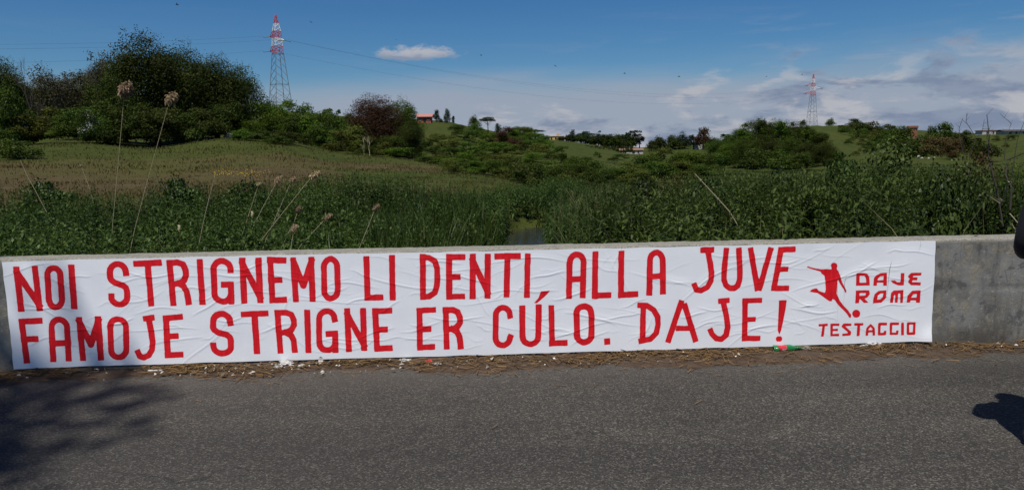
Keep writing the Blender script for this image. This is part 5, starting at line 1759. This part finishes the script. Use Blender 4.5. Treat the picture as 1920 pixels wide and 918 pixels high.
# bare thorn stems at the right edge
def bare_stems():
    root_p = at(1888, 440, 9.0)
    g = land1(root_p.x, root_p.y)
    base = Vector((root_p.x, root_p.y, g))
    root = empty('bare_thorn', base)
    tag(root, 'bare dark thorn branches reaching into the sky at the right edge', 'thorn bush')
    rng = random.Random(5)

    def stem(pix, r0, r1, d=9.0, nm='branch', mt='deadwood', ground=False):
        pts = [at(x, y, d) + Vector((0, rng.uniform(-.15, .15), 0)) for x, y in pix]
        if ground:
            pts = [Vector((pts[0].x, pts[0].y, g - .05))] + pts
        n = len(pts)
        mb = MB()
        mb.tube([p - base for p in pts], [r0 + (r1 - r0) * i / (n - 1) for i in range(n)], 5)
        for i in range(1, n - 1):          # thorns and side twigs
            for _ in range(3):
                a = pts[i].lerp(pts[i + 1], rng.random()) - base
                e = a + Vector((rng.gauss(0, .05), rng.gauss(0, .05), rng.uniform(.0, .10)))
                mb.tube([a, e], [r1 * .9, r1 * .4], 3)
        return mb.build(nm, M[mt], root)

    stem([(1886, 436), (1879, 372), (1871, 330), (1866, 290), (1862, 255), (1863, 214)], .014, .004, nm='stem', ground=True)
    stem([(1868, 300), (1872, 262), (1886, 232), (1889, 212)], .006, .002)
    stem([(1881, 392), (1886, 350), (1892, 330), (1904, 300), (1922, 282), (1945, 276)], .012, .004)
    stem([(1866, 285), (1858, 258), (1853, 236)], .005, .002)
    stem([(1822, 300), (1828, 256), (1820, 228), (1817, 213)], .005, .002, 9.4)
    stem([(1815, 330), (1803, 262), (1806, 240), (1809, 221)], .005, .002, 9.4)
    stem([(1826, 262), (1836, 244), (1843, 224)], .004, .002, 9.4)
    stem([(1905, 340), (1912, 262), (1917, 226)], .005, .002)
    stem([(1880, 340), (1886, 372), (1890, 384)], .007, .005, 8.7, mt='cane')
    stem([(1890, 400), (1905, 420), (1916, 440)], .008, .006, 8.4, mt='cane')


bare_stems()
# small bare tree beside the near pylon
b = at(507, 196, 150)
o = link('bare_sapling', twig_mesh('bare_sapling', 351, 6.5, .07, 4, .45, .8, .4), M['greybark'], None, (b.x, b.y, land1(b.x, b.y)))
o.scale = (1, 1, max(.5, (at(507, 165, 150).z - o.location.z) / 6.5))
tag(o, 'thin bare sapling standing left of the near pylon base', 'sapling')


# pale rounded boulder at the edge of the wood
def lump(name, loc, size, mat, seed, label=None, cat=None, parent=None, rough=.25, sub=3, freq=2.2, rz=0.):
    bm = bmesh.new()
    bmesh.ops.create_icosphere(bm, subdivisions=sub, radius=.5)
    for v in bm.verts:
        p = v.co
        n = float(vnoise(np.array([p.x * freq * 2 + seed]), np.array([p.y * freq * 2 + p.z * 3.1 * freq]), seed)[0]) + .5 * float(vnoise(np.array([p.x * freq * 5 + p.z * 4]), np.array([p.y * freq * 5 + seed]), seed + 1)[0])
        v.co = p * (1 + rough * n)
    for v in bm.verts:
        v.co.x *= size[0]; v.co.y *= size[1]; v.co.z = max(-.32, v.co.z) * size[2] + .32 * size[2]
    me = bpy.data.meshes.new(name); bm.to_mesh(me); bm.free()
    o = link(name, me, mat, parent, loc)
    o.rotation_euler = (0, 0, rz)
    if label:
        tag(o, label, cat)
    return o


b = at(429, 249, 99)
M['stone'] = plain('pale_stone', (.30, .27, .22), .95, var=.3, scale=3)
lump('boulder', (b.x, b.y, land1(b.x, b.y) - .1), (1.15, 1., 1.25), M['stone'], 4, 'pale rounded boulder at the foot of the wood on the right', 'boulder')


# ------------------------------------------------------------------ litter along the foot of the wall
def verge():
    M['soil'] = plain('needle_soil', (.065, .043, .027), .95, var=.35, scale=14)
    us = np.linspace(-12, 12, 700); js = np.linspace(0, 1, 14)
    U, J = np.meshgrid(us, js)
    width = .26 + .10 * vnoise(us * 1.2, us * 0, 81) + .06 * vnoise(us * 5, us * 0, 82) + .03 * vnoise(us * 17, us * 0, 86)
    O = .01 - J * width[None]
    Z = .010 + (1 - J) ** 1.4 * (.022 + .014 * vnoise(U * 3, O * 8, 83)) + vnoise(U * 18, O * 18, 84) * .004 * (1 - J) - J ** 8 * .010
    X = WN.x * U + WF.x * (WD + O); Y = WN.y * U + WF.y * (WD + O)
    idx = np.arange(U.size).reshape(U.shape)
    q = np.stack([idx[:-1, :-1], idx[1:, :-1], idx[1:, 1:], idx[:-1, 1:]], -1).reshape(-1, 4)
    tag(link('soil_verge', mesh_np('soil_verge', np.stack([X, Y, Z], -1).reshape(-1, 3), q, None, True), M['soil']), 'brown strip of soil along the foot of the wall', None, None, 'structure')

    rng = np.random.default_rng(90)
    n = 15000
    u = rng.uniform(-7, 7, n)
    wd = np.interp(u, us, width)
    o = -np.abs(rng.normal(0, .5, n)) * wd + .02
    clump = vnoise(u * 2.2, o * 6, 85)
    k = (rng.random(n) < .45 + .6 * clump) & (o < -.012)
    u, o, wd = u[k], o[k], wd[k]; n = len(u)
    stray = rng.random(n) < .035
    o = np.where(stray, -.2 - rng.exponential(.22, n), o)
    jj = np.clip(-o / wd, 0, 1)
    z = .016 + np.where(-o < wd, (1 - jj) ** 1.4 * .026, -.008) + rng.uniform(0, .012, n) * (~stray)
    P = np.stack([WN.x * u + WF.x * (WD + o), WN.y * u + WF.y * (WD + o), z], -1)
    a = rng.normal(0, .8, n)
    ln = rng.uniform(.03, .10, n)
    d = np.stack([np.cos(a), np.sin(a), rng.normal(0, .10, n) * (~stray)], -1) * ln[:, None] * .5
    s = np.stack([-np.sin(a), np.cos(a), rng.normal(0, .3, n)], -1) * rng.uniform(.0012, .0032, n)[:, None]
    V = np.stack([P - d - s, P - d + s, P + d + s, P + d - s], 1).reshape(-1, 3)
    V[:, 2] = np.maximum(V[:, 2], .011)
    m = leaf_mat('dead_needle', (.055, .029, .014), (.24, .135, .066), trans=.05, rough=.8)
    F = np.arange(n * 4).reshape(n, 4)
    tag(link('pine_needle_litter', mesh_np('pine_needle_litter', V, F, {'tint': np.repeat(rng.beta(1.6, 2.2, n), 4)}), m), 'brown fallen pine needles drifted along the foot of the wall', 'litter', None, 'stuff')
    # crumbs of paper and plaster, chips of bark
    n = 170
    u = np.where(rng.random(n) < .5, rng.normal(-1.6, .55, n), rng.uniform(-4.2, 4.4, n)); o = -rng.uniform(.02, .30, n)
    P = np.stack([WN.x * u + WF.x * (WD + o), WN.y * u + WF.y * (WD + o), .03 + (1 + o / .3) * .02 + 0 * u], -1)
    nrm = rand_unit(n, rng) * .6 + np.array([0, -.2, 1]); nrm /= np.linalg.norm(nrm, axis=1, keepdims=True)
    v, f, t = leaf_cloud(P, nrm, rng.uniform(.012, .042, n) * rng.uniform(.6, 1.2, n), rng, rng.random(n) ** 1.8, .6)
    m = leaf_mat('paper_crumb', (.10, .075, .05), (.62, .58, .52), trans=.1, rough=.8)
    tag(link('paper_scraps', mesh_np('paper_scraps', v, f, {'tint': t}), m), 'scattered pale crumbs of paper and bark in the needles', 'litter', None, 'stuff')


verge()


def foot_pt(px, py, z=.03):
    return on_ground(px, py, z)


M['tissue'] = plain('white_tissue', (.50, .48, .45), .9, var=.25, scale=30)
M['card'] = plain('cardboard', (.36, .26, .17), .9)
M['redwrap'] = plain('red_wrapper', (.62, .04, .05), .5)


def crumple(name, px, py, size, mat, seed, label, cat, rough=.5, rz=0.):
    return lump(name, foot_pt(px, py, .02), size, mat, seed, label, cat, rough=rough, sub=3, freq=3.2, rz=rz)


crumple('plaster_heap', 536, 686, (.11, .07, .05), M['tissue'], 11, 'heap of crumbled white plaster below the word STRIGNE', 'plaster')
crumple('plaster_crumb', 520, 690, (.05, .04, .025), M['tissue'], 12, 'white plaster crumb left of the white heap', 'plaster')
crumple('plaster_crumb', 566, 687, (.06, .04, .022), M['tissue'], 19, 'flat white plaster crumb right of the white heap', 'plaster')
crumple('crumpled_tissue', 645, 676, (.06, .04, .02), M['tissue'], 13, 'flat white tissue scrap left of the pale stick', 'tissue')
crumple('crumpled_tissue', 760, 676, (.10, .05, .02), M['tissue'], 14, 'flat white tissue left of the red wrapper', 'tissue')
crumple('crumpled_tissue', 818, 683, (.055, .035, .018), M['tissue'], 15, 'small white paper scrap touching the red wrapper', 'paper')
crumple('torn_wrapper', 804, 679, (.05, .03, .028), M['redwrap'], 16, 'small red wrapper below the letters ER', 'wrapper')
crumple('crumpled_paper', 1312, 655, (.05, .04, .03), M['tissue'], 17, 'small crumpled white paper under the word DAJE', 'paper')
h_ = crumple('crumpled_napkin', 1632, 649, (.15, .08, .055), M['tissue'], 18, 'crumpled white napkin heap below the word TESTACCIO', 'napkin')
crumple('white_pebble', 1870, 646, (.03, .03, .025), M['tissue'], 21, 'white pebble at the foot of the bare wall, left of another', 'pebble', .2)
crumple('white_pebble', 1905, 648, (.028, .025, .02), M['tissue'], 22, 'white pebble at the foot of the wall near the black sleeve', 'pebble', .2)


def bent_leaf(name, px, py, ln, w, mat, label, tilt, rz, cat='leaf'):
    p = foot_pt(px, py, .03)
    mb = MB()
    prof = [(0, .12), (.25, .8), (.5, 1), (.75, .75), (1, .05)]
    for i in range(4):
        (a, wa), (b_, wb) = prof[i], prof[i + 1]
        f = lambda t, s_, k: (s_ * k * w / 2, .02 * math.sin(t * 3), t * ln)
        mb.poly([f(a, -1, wa), f(a, 0, wa), f(b_, 0, wb), f(b_, -1, wb)])
        mb.poly([f(a, 0, wa), f(a, 1, wa), f(b_, 1, wb), f(b_, 0, wb)])
    o = mb.build(name, mat, None, True, p)
    o.rotation_euler = (tilt, 0, rz)
    sol = o.modifiers.new('thickness', 'SOLIDIFY'); sol.thickness = .0015
    return tag(o, label, cat)


bent_leaf('dry_leaf', 1638, 647, .085, .04, M['card'], 'brown dry leaf standing up out of the white napkin', -.35, .5)
bent_leaf('paper_scrap', 599, 682, .06, .045, M['tissue'], 'pointed white paper scrap standing against the wall', -.3, -.2, 'paper')
p0, p1 = foot_pt(664, 676, .03), foot_pt(695, 667, .05)
tag(MB().tube([p0, p0.lerp(p1, .5), p1], [.009, .011, .009], 6).build('pale_stick', M['tissue'], None), 'pale straight stick leaning against the foot of the wall', 'stick')
pc = foot_pt(292, 694, .025)
tag(MB().tube([pc + Vector((.055 * math.cos(t), .02 * math.sin(t), .004)) for t in [3.3 + .25 * i for i in range(12)]], [.002, .006, .008, .009, .009, .009, .009, .009, .009, .008, .006, .002], 5).build('plastic_shard', M['tissue'], None), 'curved white plastic shard below the letters JE', 'shard')


def bottle():
    M['greenpet'] = plain('green_plastic', (.012, .17, .045), .18, spec=.6)
    M['labelred'] = plain('red_label', (.55, .03, .045), .4)
    p0, p1 = foot_pt(1450, 655, .035), foot_pt(1497, 655, .035)
    ax = (p1 - p0); L = .205
    rz = math.atan2(ax.y, ax.x) + .12
    root = empty('green_bottle', Vector((p0.x, p0.y, .045)), rz)
    tag(root, 'crushed green plastic bottle with red label under the exclamation mark', 'bottle')
    rng = random.Random(8)

    def lathe(prof, nm, mat, parent, n=18, dent=.25):
        mb = MB()
        rings = []
        for x, r in prof:
            ring = []
            for k in range(n):
                a = 2 * math.pi * k / n
                sq = .72 if math.sin(a) > 0 else .9
                rr = r * (1 + dent * .5 * math.sin(a * 2 + x * 40) * (r > .02))
                ring.append(len(mb.v)); mb.v.append(Vector((x, rr * math.cos(a), rr * math.sin(a) * sq)))
            rings.append(ring)
        for r0, r1 in zip(rings[:-1], rings[1:]):
            for k in range(n):
                mb.f.append((r0[k], r0[(k + 1) % n], r1[(k + 1) % n], r1[k]))
        mb.f.append(tuple(rings[0])); mb.f.append(tuple(rings[-1])[::-1])
        return mb.build(nm, mat, parent, True)

    lathe([(0, .02), (.006, .032), (.02, .035), (.05, .034), (.07, .030), (.10, .034), (.13, .033), (.155, .026), (.175, .016), (.185, .0125), (.197, .0125)], 'body', M['greenpet'], root)
    lb = lathe([(.030, .0355), (.05, .0352), (.07, .0318), (.09, .0345), (.096, .0350)], 'label', M['labelred'], root)
    lathe([(.197, .0145), (.203, .015), (.215, .015), (.217, .012)], 'cap', M['greenpet'], root, dent=0)
    mb = MB()          # white lettering band on the label
    for i in range(6):
        x0 = .040 + i * .009
        mb.poly([(x0, -.0367 + .001 * (i % 2), -.008), (x0 + .006, -.0367 + .001 * (i % 2), -.008), (x0 + .007, -.0362, .006), (x0 + .001, -.0362, .006)])
    mb.build('label_print', M['white'], lb)


bottle()
crumple('grey_stone', 1512, 654, (.10, .05, .03), M['stone'], 23, 'flat grey stone right beside the green bottle', 'stone', .3)

# ------------------------------------------------------------------ roadside pine that shades the left end (stands behind the camera)
PINE = crown_mesh('roadside_pine', 500, 5.4, 17.0, 14.2, 26, 11000, .20, 'umbrella', flat=.9)
root = empty('roadside_pine', (-7.65, -3.3, -.1))
tag(root, 'tall umbrella pine at the roadside casting the shade on the left', 'tree')
link('trunk', wood_mesh('roadside_pine_trunk', 500, 17.0, .24, PINE[1][:9], split=.75), M['bark'], root)
link('crown', PINE[0], M['pine'], root)


# ------------------------------------------------------------------ person in black at the right edge
def person():
    M['jacket'] = plain('black_jacket', (.010, .010, .012), .85, var=.2, scale=8)
    M['trousers'] = plain('dark_trousers', (.018, .020, .028), .9)
    M['skin'] = plain('skin', (.46, .28, .20), .55, var=.05)
    M['hair'] = plain('dark_hair', (.022, .016, .012), .6)
    M['shoe'] = plain('black_shoe', (.02, .02, .02), .5)
    C = Vector((2.87, 3.60, 0))
    E = at(1927, 462, 3.60) - C            # elbow seen at the picture's edge
    J = {}

    def v(n, x, y, z, r):
        J[n] = (Vector((x, y, z)), r if isinstance(r, tuple) else (r, r))

    v('pelvis', 0, 0, .95, (.185, .14)); v('waist', 0, .01, 1.10, (.185, .135)); v('chest', 0, .01, 1.30, (.195, .14)); v('neck0', 0, -.01, 1.46, .085); v('neck', 0, .005, 1.53, .058)
    v('jaw', 0, .025, 1.60, .072); v('head', 0, .02, 1.69, .092); v('crown', 0, .0, 1.76, .075); v('nose', 0, .115, 1.655, .018)
    v('ls', -.20, .0, 1.40, .09); v('le', E.x, E.y, E.z, .068); v('lw', -.15, .19, 1.04, .045); v('lp', -.085, .215, 1.06, .036)
    v('rs', .19, 0, 1.41, .078); v('re', .27, -.02, 1.13, .058); v('rw', .29, .10, .89, .04); v('rp', .295, .13, .81, .036)
    for s, n in ((-1, 'l'), (1, 'r')):
        v(n + 'h', s * .095, 0, .80, .135); v(n + 'k', s * .11, .02, .50, .075); v(n + 'a', s * .12, -.02, .10, .05); v(n + 't', s * .108, .13, .045, .042)
    edges = [('pelvis', 'waist'), ('waist', 'chest'), ('chest', 'neck0'), ('neck0', 'neck'), ('neck', 'jaw'), ('jaw', 'head'), ('head', 'crown'), ('head', 'nose'), ('chest', 'ls'), ('ls', 'le'), ('le', 'lw'), ('lw', 'lp'),
             ('chest', 'rs'), ('rs', 're'), ('re', 'rw'), ('rw', 'rp'), ('pelvis', 'lh'), ('lh', 'lk'), ('lk', 'la'), ('la', 'lt'), ('pelvis', 'rh'), ('rh', 'rk'), ('rk', 'ra'), ('ra', 'rt')]
    fing = []
    for hnd, palm, dirn, spread in (('l', J['lp'][0], Vector((.95, .2, .1)).normalized(), Vector((0, .2, .95)).normalized()), ('r', J['rp'][0], Vector((0, .15, -1)).normalized(), Vector((0, 1, .15)).normalized())):
        for k, (o, ln) in enumerate(((-.027, .066), (-.009, .080), (.009, .084), (.027, .074))):
            n0, n1, n2 = (f'{hnd}f{k}{q}' for q in 'abc')
            p = palm + spread * -o + dirn * .03
            curl = Vector((-.012 if hnd == 'r' else .0, .012, -.008))
            v(n0, *p, .0105); v(n1, *(p + dirn * ln * .5 + curl * .5), .0095); v(n2, *(p + dirn * ln + curl * 2), .008)
            edges += [(hnd + 'p', n0), (n0, n1), (n1, n2)]; fing += [n0, n1, n2]
        p = palm - dirn * .01 + spread * .035
        v(hnd + 'th0', *p, .012); v(hnd + 'th1', *(p + spread * .022 + dirn * .03), .0105); v(hnd + 'th2', *(p + spread * .024 + dirn * .055), .009)
        edges += [(hnd + 'p', hnd + 'th0'), (hnd + 'th0', hnd + 'th1'), (hnd + 'th1', hnd + 'th2')]
    names_ = list(J)
    me = bpy.data.meshes.new('body')
    me.from_pydata([tuple(J[n][0]) for n in names_], [(names_.index(a), names_.index(b)) for a, b in edges], [])
    tmp = bpy.data.objects.new('body', me); COL.objects.link(tmp)
    tmp.modifiers.new('skin', 'SKIN').use_smooth_shade = True
    for i, sv in enumerate(me.skin_vertices[0].data):
        sv.radius = J[names_[i]][1]; sv.use_root = names_[i] == 'pelvis'
    ss = tmp.modifiers.new('sub', 'SUBSURF'); ss.levels = ss.render_levels = 2
    dg = bpy.context.evaluated_depsgraph_get()
    body = bpy.data.meshes.new_from_object(tmp.evaluated_get(dg))
    bpy.data.objects.remove(tmp)
    body.name = 'person'
    body.materials.clear()
    for m in ('jacket', 'trousers', 'skin', 'shoe'):
        body.materials.append(M[m])
    lw, rw = J['lw'][0], J['rw'][0]
    for p in body.polygons:
        c = p.center
        p.use_smooth = True
        if c.z > 1.50:
            p.material_index = 2
        elif (c - J['lp'][0]).length < .125 and (c - J['le'][0]).length > .2 and c.x < -.11 and (c - lw).dot(J['lp'][0] - lw) > -.0005 or (c.z < .87 and c.x > .245):
            p.material_index = 2
        elif c.z < .09:
            p.material_index = 3
        elif c.z < .90:
            p.material_index = 1
    o = bpy.data.objects.new('person', body); COL.objects.link(o)
    o.location = C
    o.rotation_euler = (0, 0, 0)
    tag(o, 'person in a black jacket at the right edge, elbow bent out', 'person')
    # hair cap, ears, eyes
    bm = bmesh.new()
    bmesh.ops.create_uvsphere(bm, u_segments=20, v_segments=14, radius=1)
    bmesh.ops.delete(bm, geom=[f for f in bm.faces if f.calc_center_median().z < -.15 or (f.calc_center_median().y > .45 and f.calc_center_median().z < .45)], context='FACES')
    for q in bm.verts:
        q.co = Vector((q.co.x * .094, q.co.y * .108 - .004, q.co.z * .105)) * (1 + .03 * math.sin(q.co.x * 40) * math.sin(q.co.y * 37))
    hm = bpy.data.meshes.new('hair'); bm.to_mesh(hm); bm.free()
    h = link('hair', hm, M['hair'], o, (0, .012, 1.70))
    h.modifiers.new('thickness', 'SOLIDIFY').thickness = .012
    for s in (-1, 1):
        MB().tube([(s * .086, .012, 1.635), (s * .096, .0, 1.65), (s * .098, -.004, 1.675), (s * .088, .004, 1.69)], [.006, .011, .012, .006], 6).build('ear', M['skin'], o, True)
        MB().tube([(s * .032, .098, 1.688), (s * .032, .106, 1.688)], [.012, .006], 8).build('eye', M['hair'], o, True)


person()
